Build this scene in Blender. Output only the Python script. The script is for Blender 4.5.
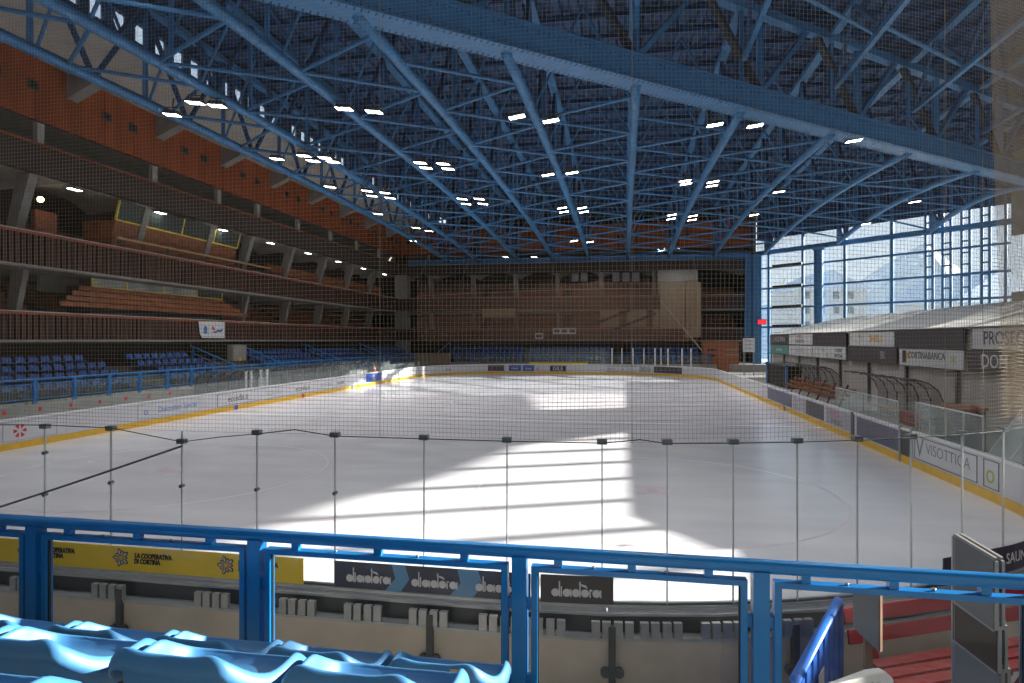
import bpy, bmesh, math, random
from mathutils import Vector, Matrix
random.seed(7)
for o in list(bpy.data.objects):
    bpy.data.objects.remove(o)
S = bpy.context.scene
COL = S.collection

# ------------------------------------------------------------------ camera
F, VPX, VPY, CH = 620.0, 624.0, 340.0, 3.88      # focal length (px), vanishing point of the rink's long axis, eye height over the ice
YAW = math.atan((VPX - 512) / F)
CY, SY = math.cos(YAW), math.sin(YAW)
cd = bpy.data.cameras.new('camera')
cd.sensor_width = 36.0
cd.lens = F * 36.0 / 1024.0
cd.shift_y = (VPY - 341.5) / 1024.0
cd.clip_end = 2000
cd.clip_start = 0.05
cam = bpy.data.objects.new('camera', cd)
COL.objects.link(cam)
cam.location = (0, 0, CH)
cam.rotation_euler = (math.pi / 2, 0, YAW)
S.camera = cam

# ------------------------------------------------------------------ sky, sun, exposure
world = bpy.data.worlds.new('sky')
S.world = world
world.use_nodes = True
wn = world.node_tree.nodes
wl = world.node_tree.links
wn.clear()
wo = wn.new('ShaderNodeOutputWorld')
bg = wn.new('ShaderNodeBackground')
ramp = wn.new('ShaderNodeValToRGB')
sep = wn.new('ShaderNodeSeparateXYZ')
tc = wn.new('ShaderNodeTexCoord')
wl.new(tc.outputs['Generated'], sep.inputs[0])
wl.new(sep.outputs['Z'], ramp.inputs[0])
ramp.color_ramp.elements[0].color = (0.84, 0.88, 0.92, 1)
ramp.color_ramp.elements[1].color = (0.30, 0.52, 0.88, 1)
wl.new(ramp.outputs[0], bg.inputs[0])
bg.inputs[1].default_value = 1.2
wl.new(bg.outputs[0], wo.inputs[0])

SUN_EL = math.radians(16.5)
SUN_H = Vector((1, 0.42, 0)).normalized()
sun_dir = SUN_H * math.cos(SUN_EL) + Vector((0, 0, math.sin(SUN_EL)))
sl = bpy.data.lights.new('sun', 'SUN')
sl.energy = 20.0
sl.color = (1.0, 0.95, 0.86)
sl.angle = math.radians(0.53)
sun = bpy.data.objects.new('sun', sl)
COL.objects.link(sun)
sun.rotation_euler = (-sun_dir).to_track_quat('-Z', 'Y').to_euler()
sun.location = (60, 40, 40)

S.view_settings.view_transform = 'Standard'
S.view_settings.look = 'None'
S.view_settings.gamma = 1.0
S.view_settings.use_curve_mapping = False
S.view_settings.exposure = 0.0
S.cycles.max_bounces = 7
S.cycles.transparent_max_bounces = 40
S.cycles.caustics_reflective = False
S.cycles.caustics_refractive = False
LAMP = 14.0
LAMP_W = 74.0                                       # radiance of the ceiling floodlight faces


# ------------------------------------------------------------------ helpers
def P(x, y, X=None, Y=None, Z=None, D=None):
    """photo pixel -> point on a plane X / Y / Z = const (or at depth D)"""
    a = (x - 512) / F
    b = (VPY - y) / F
    d = Vector((-SY + a * CY, CY + a * SY, b))
    if X is not None: t = X / d.x
    elif Y is not None: t = Y / d.y
    elif Z is not None: t = (Z - CH) / d.z
    else: t = D
    return Vector((0, 0, CH)) + d * t


MATS = {}


def mat(name, col, rough=0.6, metal=0.0, var=0.0, scale=3.0, bump=0.0, col2=None, stretch=(1, 1, 1), emit=None, alpha=None, spec=0.5):
    m = bpy.data.materials.new(name)
    m.use_nodes = True
    n, l = m.node_tree.nodes, m.node_tree.links
    b = n['Principled BSDF']
    b.inputs['Roughness'].default_value = rough
    b.inputs['Metallic'].default_value = metal
    b.inputs['Specular IOR Level'].default_value = spec
    b.inputs['Base Color'].default_value = (*col, 1)
    if var or col2 or bump:
        t = n.new('ShaderNodeNewGeometry')
        mp = n.new('ShaderNodeMapping')
        mp.inputs['Scale'].default_value = stretch
        l.new(t.outputs['Position'], mp.inputs[0])
        nz = n.new('ShaderNodeTexNoise')
        nz.inputs['Scale'].default_value = scale
        nz.inputs['Detail'].default_value = 6
        l.new(mp.outputs[0], nz.inputs['Vector'])
        r = n.new('ShaderNodeValToRGB')
        r.color_ramp.elements[0].position = 0.3
        r.color_ramp.elements[1].position = 0.7
        c2 = col2 or tuple(c * (1 - var) for c in col)
        c1 = col if col2 else tuple(min(1, c * (1 + var)) for c in col)
        r.color_ramp.elements[0].color = (*c2, 1)
        r.color_ramp.elements[1].color = (*c1, 1)
        l.new(nz.outputs[0], r.inputs[0])
        l.new(r.outputs[0], b.inputs['Base Color'])
        if bump:
            bp = n.new('ShaderNodeBump')
            bp.inputs['Strength'].default_value = bump
            bp.inputs['Distance'].default_value = 0.02
            l.new(nz.outputs[0], bp.inputs['Height'])
            l.new(bp.outputs[0], b.inputs['Normal'])
    if emit:
        b.inputs['Emission Color'].default_value = (*emit[0], 1)
        b.inputs['Emission Strength'].default_value = emit[1]
    MATS[name] = m
    return m


def see_through(name, col, through, rough=0.02, tint=(1, 1, 1), fres=True, smudge=0.0):
    """clear sheet: transparent + a little surface colour + mirror reflection"""
    m = bpy.data.materials.new(name)
    m.use_nodes = True
    n, l = m.node_tree.nodes, m.node_tree.links
    n.clear()
    out = n.new('ShaderNodeOutputMaterial')
    tr = n.new('ShaderNodeBsdfTransparent')
    tr.inputs[0].default_value = (*tint, 1)
    df = n.new('ShaderNodeBsdfDiffuse')
    df.inputs[0].default_value = (*col, 1)
    mx = n.new('ShaderNodeMixShader')
    mx.inputs[0].default_value = 1 - through
    if smudge:
        g = n.new('ShaderNodeNewGeometry')
        nz = n.new('ShaderNodeTexNoise')
        nz.inputs['Scale'].default_value = 1.7
        nz.inputs['Detail'].default_value = 5
        l.new(g.outputs['Position'], nz.inputs['Vector'])
        ma = n.new('ShaderNodeMath')
        ma.operation = 'MULTIPLY'
        l.new(nz.outputs[0], ma.inputs[0])
        ma.inputs[1].default_value = smudge * 2
        l.new(ma.outputs[0], mx.inputs[0])
    l.new(tr.outputs[0], mx.inputs[1])
    l.new(df.outputs[0], mx.inputs[2])
    if fres:
        gl = n.new('ShaderNodeBsdfGlossy')
        gl.inputs['Roughness'].default_value = rough
        gl.inputs[0].default_value = (0.9, 0.95, 1, 1)
        lw = n.new('ShaderNodeLayerWeight')
        pw = n.new('ShaderNodeMath'); pw.operation = 'POWER'; pw.inputs[1].default_value = 4.0
        l.new(lw.outputs['Facing'], pw.inputs[0])
        mr = n.new('ShaderNodeMapRange')
        mr.inputs[3].default_value = 0.008; mr.inputs[4].default_value = 0.5
        l.new(pw.outputs[0], mr.inputs[0])
        m2 = n.new('ShaderNodeMixShader')
        l.new(mr.outputs[0], m2.inputs[0])
        l.new(mx.outputs[0], m2.inputs[1])
        l.new(gl.outputs[0], m2.inputs[2])
        l.new(m2.outputs[0], out.inputs[0])
    else:
        l.new(mx.outputs[0], out.inputs[0])
    MATS[name] = m
    return m


WM = {}                                            # world matrices by object


def link(o, parent=None, M=None):
    M = M or Matrix.Identity(4)
    COL.objects.link(o)
    o.matrix_basis = M
    WM[o] = M
    if parent is not None:
        o.parent = parent
        o.matrix_parent_inverse = WM[parent].inverted()
    return o


def tag(o, label=None, cat=None, group=None, kind=None):
    if label: o['label'] = label
    if cat: o['category'] = cat
    if group: o['group'] = group
    if kind: o['kind'] = kind
    return o


def thing(name, label, cat, loc=(0, 0, 0), group=None, kind=None):
    o = bpy.data.objects.new(name, None)
    o.empty_display_size = 0.1
    link(o, None, Matrix.Translation(loc))
    return tag(o, label, cat, group, kind)


UNIT = {}


def unit(kind, m):
    k = (kind, m)
    if k in UNIT: return UNIT[k]
    bm = bmesh.new()
    if kind == 'box':
        bmesh.ops.create_cube(bm, size=1)
    else:
        bmesh.ops.create_cone(bm, cap_ends=True, segments=int(kind), radius1=0.5, radius2=0.5, depth=1)
    me = bpy.data.meshes.new('unit_' + kind + '_' + m)
    bm.to_mesh(me); bm.free()
    if kind != 'box':
        for p in me.polygons: p.use_smooth = len(p.vertices) == 4
    me.materials.append(MATS[m])
    UNIT[k] = me
    return me


def box(name, x0, x1, y0, y1, z0, z1, m, parent=None):
    o = bpy.data.objects.new(name, unit('box', m))
    M = Matrix.Translation(((x0 + x1) / 2, (y0 + y1) / 2, (z0 + z1) / 2)) @ Matrix.Diagonal((abs(x1 - x0), abs(y1 - y0), abs(z1 - z0), 1))
    return link(o, parent, M)


def rbox(name, c, size, rot, m, parent=None):
    """box with euler rotation"""
    o = bpy.data.objects.new(name, unit('box', m))
    M = Matrix.Translation(c) @ rot.to_matrix().to_4x4() @ Matrix.Diagonal((*size, 1))
    return link(o, parent, M)


def frame(p0, p1):
    """matrix whose z axis runs p0 -> p1, x axis horizontal"""
    p0, p1 = Vector(p0), Vector(p1)
    z = (p1 - p0).normalized()
    up = Vector((0, 0, 1)) if abs(z.z) < 0.99 else Vector((0, 1, 0))
    x = z.cross(up).normalized()
    y = z.cross(x)
    R = Matrix((x, y, z)).transposed().to_4x4()
    return Matrix.Translation((p0 + p1) / 2) @ R, (p1 - p0).length


def bar(name, p0, p1, w, h, m, parent=None):
    M, L = frame(p0, p1)
    o = bpy.data.objects.new(name, unit('box', m))
    return link(o, parent, M @ Matrix.Diagonal((w, h, L, 1)))


def rod(name, p0, p1, r, m, parent=None, seg=8):
    M, L = frame(p0, p1)
    o = bpy.data.objects.new(name, unit(str(seg), m))
    return link(o, parent, M @ Matrix.Diagonal((2 * r, 2 * r, L, 1)))


class MB:
    """collects verts / faces of one mesh"""
    def __init__(s): s.v = []; s.f = []

    def add(s, vs, fs):
        n = len(s.v)
        s.v += [tuple(v) for v in vs]
        s.f += [tuple(i + n for i in f) for f in fs]

    def box(s, x0, x1, y0, y1, z0, z1):
        s.add([(x0, y0, z0), (x1, y0, z0), (x1, y1, z0), (x0, y1, z0), (x0, y0, z1), (x1, y0, z1), (x1, y1, z1), (x0, y1, z1)],
              [(0, 3, 2, 1), (4, 5, 6, 7), (0, 1, 5, 4), (1, 2, 6, 5), (2, 3, 7, 6), (3, 0, 4, 7)])

    def prism(s, poly, a, b):
        """poly: list of points; a, b: offset vectors of the two ends"""
        n = len(poly)
        a, b = Vector(a), Vector(b)
        vs = [Vector(p) + a for p in poly] + [Vector(p) + b for p in poly]
        fs = [tuple(range(n))[::-1], tuple(range(n, 2 * n))] + [(i, (i + 1) % n, n + (i + 1) % n, n + i) for i in range(n)]
        s.add(vs, fs)

    def tube(s, pts, r, seg=6, closed=False):
        pts = [Vector(p) for p in pts]
        n = len(pts)
        rings = []
        for i, p in enumerate(pts):
            a = pts[(i - 1) % n] if (i > 0 or closed) else p
            b = pts[(i + 1) % n] if (i < n - 1 or closed) else p
            t = (b - a).normalized()
            up = Vector((0, 0, 1)) if abs(t.z) < 0.95 else Vector((0, 1, 0))
            x = t.cross(up).normalized()
            y = x.cross(t)
            rr = r[i] if isinstance(r, (list, tuple)) else r
            rings.append([p + (x * math.cos(2 * math.pi * k / seg) + y * math.sin(2 * math.pi * k / seg)) * rr for k in range(seg)])
        vs = [v for rg in rings for v in rg]
        fs = []
        for i in range(n if closed else n - 1):
            j = (i + 1) % n
            for k in range(seg):
                k2 = (k + 1) % seg
                fs.append((i * seg + k, i * seg + k2, j * seg + k2, j * seg + k))
        if not closed:
            fs.append(tuple(range(seg))[::-1])
            fs.append(tuple((n - 1) * seg + k for k in range(seg)))
        s.add(vs, fs)

    def build(s, name, m, parent=None, M=None, smooth=False):
        me = bpy.data.meshes.new(name)
        me.from_pydata(s.v, [], s.f)
        me.update()
        bm = bmesh.new(); bm.from_mesh(me)
        bmesh.ops.recalc_face_normals(bm, faces=bm.faces)
        bm.to_mesh(me); bm.free()
        if smooth:
            for p in me.polygons: p.use_smooth = True
        me.materials.append(MATS[m])
        return link(bpy.data.objects.new(name, me), parent, M)


def copy_tree(o, M, parent=None):
    c = o.copy()
    COL.objects.link(c)
    if parent is None:
        c.matrix_basis = M
        WM[c] = M
    else:
        c.parent = parent
        WM[c] = WM[parent] @ c.matrix_parent_inverse @ c.matrix_basis
    for ch in list(o.children):
        copy_tree(ch, None, c)
    return c


def text(s, size, M, m, parent, name='lettering', sx=1.0, thick=0.003, align='CENTER', shear=0.0, bold=0.0):
    """flat print: lettering as a thin mesh; M places text (x right, y up)"""
    cu = bpy.data.curves.new('t', 'FONT')
    cu.body = s
    cu.size = size
    cu.align_x = align
    cu.align_y = 'CENTER'
    cu.extrude = thick
    cu.shear = shear
    cu.offset = bold
    cu.resolution_u = 3
    o = bpy.data.objects.new('t', cu)
    COL.objects.link(o)
    dg = bpy.context.evaluated_depsgraph_get()
    me = bpy.data.meshes.new_from_object(o.evaluated_get(dg))
    bpy.data.objects.remove(o)
    bpy.data.curves.remove(cu)
    me.materials.clear()
    me.materials.append(MATS[m])
    return link(bpy.data.objects.new(name, me), parent, M @ Matrix.Diagonal((sx, 1, 1, 1)))


def facing(loc, right):
    """matrix with x = right (horizontal), y = up, z = out of the face"""
    x = Vector(right).normalized()
    y = Vector((0, 0, 1))
    z = x.cross(y)
    return Matrix.Translation(loc) @ Matrix((x, y, z)).transposed().to_4x4()


# ------------------------------------------------------------------ materials
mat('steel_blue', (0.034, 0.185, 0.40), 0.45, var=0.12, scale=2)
mat('rail_blue', (0.005, 0.17, 0.47), 0.3, var=0.10, scale=6)
mat('seat_blue', (0.04, 0.17, 0.36), 0.5, var=0.06, scale=8)
mat('stand_seat_blue', (0.015, 0.07, 0.25), 0.4, var=0.1, scale=4)
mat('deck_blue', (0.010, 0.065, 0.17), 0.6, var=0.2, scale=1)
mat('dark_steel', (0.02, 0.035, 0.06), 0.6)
mat('slat_wood', (0.085, 0.028, 0.014), 0.65, col2=(0.022, 0.010, 0.007), scale=1.2, stretch=(3, 3, 0.35))
mat('red_cladding', (0.30, 0.062, 0.012), 0.6, var=0.25, scale=0.9, stretch=(1.5, 1.5, 0.4))
mat('bench_wood', (0.33, 0.10, 0.025), 0.55, col2=(0.14, 0.042, 0.016), scale=1.5, stretch=(1, 1, 3))
mat('tan_wood', (0.55, 0.33, 0.15), 0.6, var=0.15, scale=4)
mat('kiosk_wood', (0.33, 0.10, 0.045), 0.6, var=0.2, scale=3, stretch=(1, 1, 4))
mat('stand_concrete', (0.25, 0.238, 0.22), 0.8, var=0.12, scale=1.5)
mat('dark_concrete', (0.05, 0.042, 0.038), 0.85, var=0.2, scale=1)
mat('fascia_dark', (0.05, 0.033, 0.027), 0.8, var=0.2, scale=1)
mat('board_concrete', (0.64, 0.56, 0.46), 0.85, col2=(0.50, 0.44, 0.36), scale=2.2, bump=0.15)
mat('floor_concrete', (0.36, 0.34, 0.32), 0.85, var=0.15, scale=1.1, bump=0.1)
mat('step_concrete', (0.30, 0.29, 0.28), 0.85, var=0.15, scale=2)
mat('soffit', (0.42, 0.40, 0.36), 0.85, var=0.1, scale=1)
mat('ice_base', (0.8, 0.8, 0.85), 0.2)
mat('board_white', (0.64, 0.64, 0.67), 0.4, var=0.04, scale=2)
mat('board_grey', (0.42, 0.42, 0.47), 0.45, var=0.12, scale=2)
mat('board_violet', (0.11, 0.11, 0.18), 0.4, var=0.15, scale=1.5)
mat('board_dark', (0.06, 0.055, 0.065), 0.4)
mat('cap_white', (0.82, 0.83, 0.83), 0.35)
mat('kick_yellow', (0.80, 0.47, 0.03), 0.45, var=0.08, scale=4)
mat('metal_grey', (0.38, 0.39, 0.40), 0.4, 0.6, var=0.1, scale=6)
mat('galvanised', (0.42, 0.44, 0.45), 0.45, 0.35, var=0.12, scale=5)
mat('dark_metal', (0.07, 0.075, 0.08), 0.5, 0.3)
mat('clip_metal', (0.12, 0.16, 0.18), 0.35, 0.5)
mat('black', (0.012, 0.012, 0.013), 0.5)
mat('white', (0.8, 0.8, 0.8), 0.5)
mat('grey_white', (0.62, 0.63, 0.64), 0.5, var=0.05, scale=4)
mat('ad_yellow', (0.78, 0.56, 0.03), 0.35, var=0.06, scale=2)
mat('ad_navy', (0.012, 0.02, 0.055), 0.3)
mat('ad_skyblue', (0.09, 0.26, 0.48), 0.3)
mat('ad_brown', (0.022, 0.014, 0.013), 0.35)
mat('ad_purple', (0.035, 0.022, 0.06), 0.35)
mat('ad_teal', (0.08, 0.30, 0.28), 0.4)
mat('ad_ochre', (0.72, 0.40, 0.04), 0.4)
mat('ad_blue', (0.03, 0.10, 0.45), 0.4)
mat('ad_red', (0.60, 0.02, 0.03), 0.4)
mat('ad_rose', (0.50, 0.20, 0.24), 0.4)
mat('print_grey', (0.20, 0.195, 0.21), 0.5)
mat('ad_green', (0.35, 0.45, 0.05), 0.4)
mat('pale_pink', (0.75, 0.64, 0.69), 0.3)
mat('pale_blue_line', (0.70, 0.72, 0.79), 0.3)
mat('bench_red', (0.42, 0.012, 0.025), 0.5, col2=(0.32, 0.01, 0.018), scale=5)
mat('bench_red_worn', (0.38, 0.014, 0.022), 0.6, col2=(0.42, 0.12, 0.10), scale=9, stretch=(1, 4, 4))
mat('panel_grey', (0.15, 0.16, 0.17), 0.45, var=0.08, scale=3)
mat('panel_edge', (0.33, 0.33, 0.32), 0.4, 0.4)
mat('post_wood', (0.20, 0.11, 0.06), 0.7, var=0.2, scale=6)
mat('barrier_blue', (0.02, 0.15, 0.62), 0.35, var=0.1, scale=5)
mat('barrier_white', (0.78, 0.77, 0.72), 0.45, var=0.05, scale=5)
mat('tent_white', (0.80, 0.79, 0.76), 0.5, var=0.05, scale=1)
mat('tent_wall', (0.46, 0.42, 0.40), 0.8, var=0.1, scale=0.8)
mat('net_beige', (0.42, 0.35, 0.25), 0.8)
mat('net_cord', (0.30, 0.26, 0.20), 0.8)
mat('rope', (0.07, 0.07, 0.065), 0.8)
mat('frame_yellow', (0.75, 0.58, 0.06), 0.5)
mat('window_dark', (0.07, 0.09, 0.085), 0.15)
mat('window_pale', (0.50, 0.52, 0.50), 0.3, col2=(0.2, 0.21, 0.21), scale=0.6)
mat('lamp_face', (1, 1, 1), 0.5, emit=((1.0, 0.97, 0.92), LAMP))
mat('warm_lamp', (1, 0.8, 0.4), 0.5, emit=((1.0, 0.72, 0.3), 12))
mat('exit_red', (0.8, 0.02, 0.03), 0.5, emit=((1.0, 0.02, 0.03), 1.5))
mat('crate', (0.30, 0.23, 0.15), 0.7, var=0.12, scale=2)
mat('snow', (0.75, 0.77, 0.80), 0.8, var=0.1, scale=0.1)
mat('house_wall', (0.62, 0.58, 0.52), 0.8, var=0.08, scale=0.5)
mat('house_roof', (0.62, 0.66, 0.72), 0.8)
mat('hillside', (0.60, 0.62, 0.60), 0.9, col2=(0.85, 0.86, 0.86), scale=0.15)
mat('cone_orange', (0.75, 0.14, 0.03), 0.5)
see_through('rink_glass', (0.8, 0.82, 0.85), 0.97, 0.01, (0.975, 0.985, 0.98), smudge=0.012)
see_through('side_glass', (0.75, 0.85, 0.83), 0.88, 0.05, (0.94, 0.975, 0.965), smudge=0.055)
see_through('poly_sheet', (0.25, 0.26, 0.29), 0.45, 0.15, (0.8, 0.8, 0.82))
see_through('window_glass', (0.8, 0.88, 0.92), 0.92, 0.03, (0.94, 0.98, 1.0), smudge=0.2)
see_through('far_net_sheet', (0.24, 0.14, 0.10), 0.62, fres=False)
see_through('bunched_net', (0.45, 0.38, 0.29), 0.62, fres=False)


def ice_material():
    m = bpy.data.materials.new('ice')
    m.use_nodes = True
    n, l = m.node_tree.nodes, m.node_tree.links
    b = n['Principled BSDF']
    g = n.new('ShaderNodeNewGeometry')
    mp = n.new('ShaderNodeMapping')
    mp.inputs['Scale'].default_value = (0.25, 0.9, 1)
    l.new(g.outputs['Position'], mp.inputs[0])
    nz = n.new('ShaderNodeTexNoise')
    nz.inputs['Scale'].default_value = 1.0
    nz.inputs['Detail'].default_value = 7
    l.new(mp.outputs[0], nz.inputs['Vector'])
    r = n.new('ShaderNodeValToRGB')
    r.color_ramp.elements[0].position = 0.35
    r.color_ramp.elements[1].position = 0.65
    r.color_ramp.elements[0].color = (0.70, 0.69, 0.75, 1)
    r.color_ramp.elements[1].color = (0.80, 0.79, 0.83, 1)
    l.new(nz.outputs[0], r.inputs[0])
    l.new(r.outputs[0], b.inputs['Base Color'])
    n2 = n.new('ShaderNodeTexNoise')
    n2.inputs['Scale'].default_value = 0.8
    n2.inputs['Detail'].default_value = 8
    l.new(g.outputs['Position'], n2.inputs['Vector'])
    mr = n.new('ShaderNodeMapRange')
    mr.inputs[3].default_value = 0.10
    mr.inputs[4].default_value = 0.34
    l.new(n2.outputs[0], mr.inputs[0])
    l.new(mr.outputs[0], b.inputs['Roughness'])
    n3 = n.new('ShaderNodeTexNoise')
    n3.inputs['Scale'].default_value = 14
    n3.inputs['Detail'].default_value = 4
    l.new(g.outputs['Position'], n3.inputs['Vector'])
    bp = n.new('ShaderNodeBump')
    bp.inputs['Strength'].default_value = 0.05
    bp.inputs['Distance'].default_value = 0.02
    l.new(n3.outputs[0], bp.inputs['Height'])
    l.new(bp.outputs[0], b.inputs['Normal'])
    b.inputs['IOR'].default_value = 1.31
    MATS['ice'] = m


ice_material()

# ------------------------------------------------------------------ rink outline
XL, XR, YN, YF, RC = -21.3, 8.7, 6.6, 70.5, 10.0


def rink_path(off=0.0, step=0.6):
    """closed outline, clockwise from the near straight; off > 0 = outwards. returns points and outward normals"""
    pts = []
    cs = [((XL + RC, YN + RC), 180), ((XL + RC, YF - RC), 90), ((XR - RC, YF - RC), 0), ((XR - RC, YN + RC), -90)]
    for (cx, cy), a0 in cs:
        k = 14
        for i in range(k + 1):
            # near-left corner runs from angle 270 to 180, and so on clockwise
            a = math.radians(a0 + 90 - 90 * i / k)
            nrm = Vector((math.cos(a), math.sin(a), 0))
            pts.append((Vector((cx, cy, 0)) + nrm * (RC + off), nrm))
    return pts


def wall_strip(mb, a, b, na, nb, z0, z1, o0, o1):
    """a solid piece of wall between outline points a and b, from offset o0 to o1 along the outward normals"""
    v = []
    for z in (z0, z1):
        v += [a + na * o0 + Vector((0, 0, z)), b + nb * o0 + Vector((0, 0, z)), b + nb * o1 + Vector((0, 0, z)), a + na * o1 + Vector((0, 0, z))]
    mb.add(v, [(0, 1, 2, 3), (4, 7, 6, 5), (0, 4, 5, 1), (1, 5, 6, 2), (2, 6, 7, 3), (3, 7, 4, 0)])


# dense outline for pieces: list of (point, normal, side) with arc length
def dense_outline():
    base = rink_path(0)
    out = []
    n = len(base)
    for i in range(n):
        a, na = base[i]
        b, nb = base[(i + 1) % n]
        L = (b - a).length
        k = max(1, int(round(L / 2.0))) if L > 1.5 else 1
        for j in range(k):
            t = j / k
            out.append((a.lerp(b, t), na.lerp(nb, t).normalized()))
    return out


# ================================================================== SETTING
# ---- ground outside, concrete floor, ice
g = MB(); g.box(-400, 400, -300, 500, -1.2, -1.0)
tag(g.build('ground', 'snow'), 'snow covered ground outside the arena', 'ground', kind='structure')

fl = thing('floor', 'grey concrete floor around the rink', 'floor', kind='structure')
box('slab', -46, 34.5, -7, 92, -0.9, -0.06, 'floor_concrete', fl)
box('slab', -25.0, XL - 0.2, -6, 80, -0.05, 0.28, 'floor_concrete', fl)
box('slab', -46, -25.0, -6, 84, -0.05, 1.08, 'floor_concrete', fl)
box('slab', XR + 0.25, 33, -6, 80, -0.05, 0.28, 'floor_concrete', fl)
box('slab', -25.0, 16, YF + 0.25, 74.0, -0.05, 0.28, 'floor_concrete', fl)
box('slab', -25.0, 16, 74.0, 92, -0.05, 1.08, 'floor_concrete', fl)
pit = MB()
near = [(-25, -6), (XR + 0.25, -6)]
pp = [p + nn * 0.3 for p, nn in rink_path(0)]
arc = pp[-15:]                                    # near right corner, running from the side board to the near board
poly = [(-25, 3.4), (XR + 0.25, 3.4)] + [(p.x, p.y) for p in arc] + [(-25, arc[-1].y)]
pit.prism([(x, y, 0) for x, y in poly], (0, 0, -0.05), (0, 0, 0.28))
pit.build('slab', 'floor_concrete', fl)

im = MB()
im.prism([(p.x, p.y, 0) for p, _ in rink_path(0.02)], (0, 0, -0.06), (0, 0, 0))
ice = tag(im.build('ice_floor', 'ice'), 'pale smooth ice sheet of the hockey rink', 'ice', kind='structure')


def ring(cx, cy, r, w, m, a0=0, a1=360, z=0.002, seg=48):
    mb = MB()
    n = max(3, int(seg * (a1 - a0) / 360))
    vs = []
    for i in range(n + 1):
        a = math.radians(a0 + (a1 - a0) * i / n)
        for rr in (r - w / 2, r + w / 2):
            vs.append((cx + rr * math.cos(a), cy + rr * math.sin(a), z))
    mb.add(vs, [(2 * i, 2 * i + 1, 2 * i + 3, 2 * i + 2) for i in range(n)])
    return mb.build('ice_marking', m, ice)


def line(x0, x1, y0, y1, m):
    mb = MB(); mb.add([(x0, y0, 0.002), (x1, y0, 0.002), (x1, y1, 0.002), (x0, y1, 0.002)], [(0, 1, 2, 3)])
    return mb.build('ice_marking', m, ice)


XC = (XL + XR) / 2
for sx in (-7.0, 7.0):
    for yy in (YN + 9.8, YF - 9.8):
        ring(XC + sx, yy, 4.5, 0.06, 'pale_pink')
        ring(XC + sx, yy, 0.3, 0.3, 'pale_pink')
YM = (YN + YF) / 2
ring(XC, YM, 4.5, 0.06, 'pale_blue_line')
line(XL + 0.1, XR - 0.1, YM - 0.15, YM + 0.15, 'pale_pink')
for yy in (YM - 9, YM + 9): line(XL + 0.1, XR - 0.1, yy - 0.15, yy + 0.15, 'pale_blue_line')
for yy in (YN + 4, YF - 4): line(XL + 1.6, XR - 1.6, yy - 0.03, yy + 0.03, 'pale_pink')
ring(XC, YF - 4, 1.8, 0.08, 'pale_pink', 180, 360)
ring(XC, YN + 4, 1.8, 0.08, 'pale_pink', 0, 180)

# ---- two sides of the grandstand: the same section, along Y (side) and along X (end)
COLS = [29.3 + 6.6 * k for k in range(-3, 8)]


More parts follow.
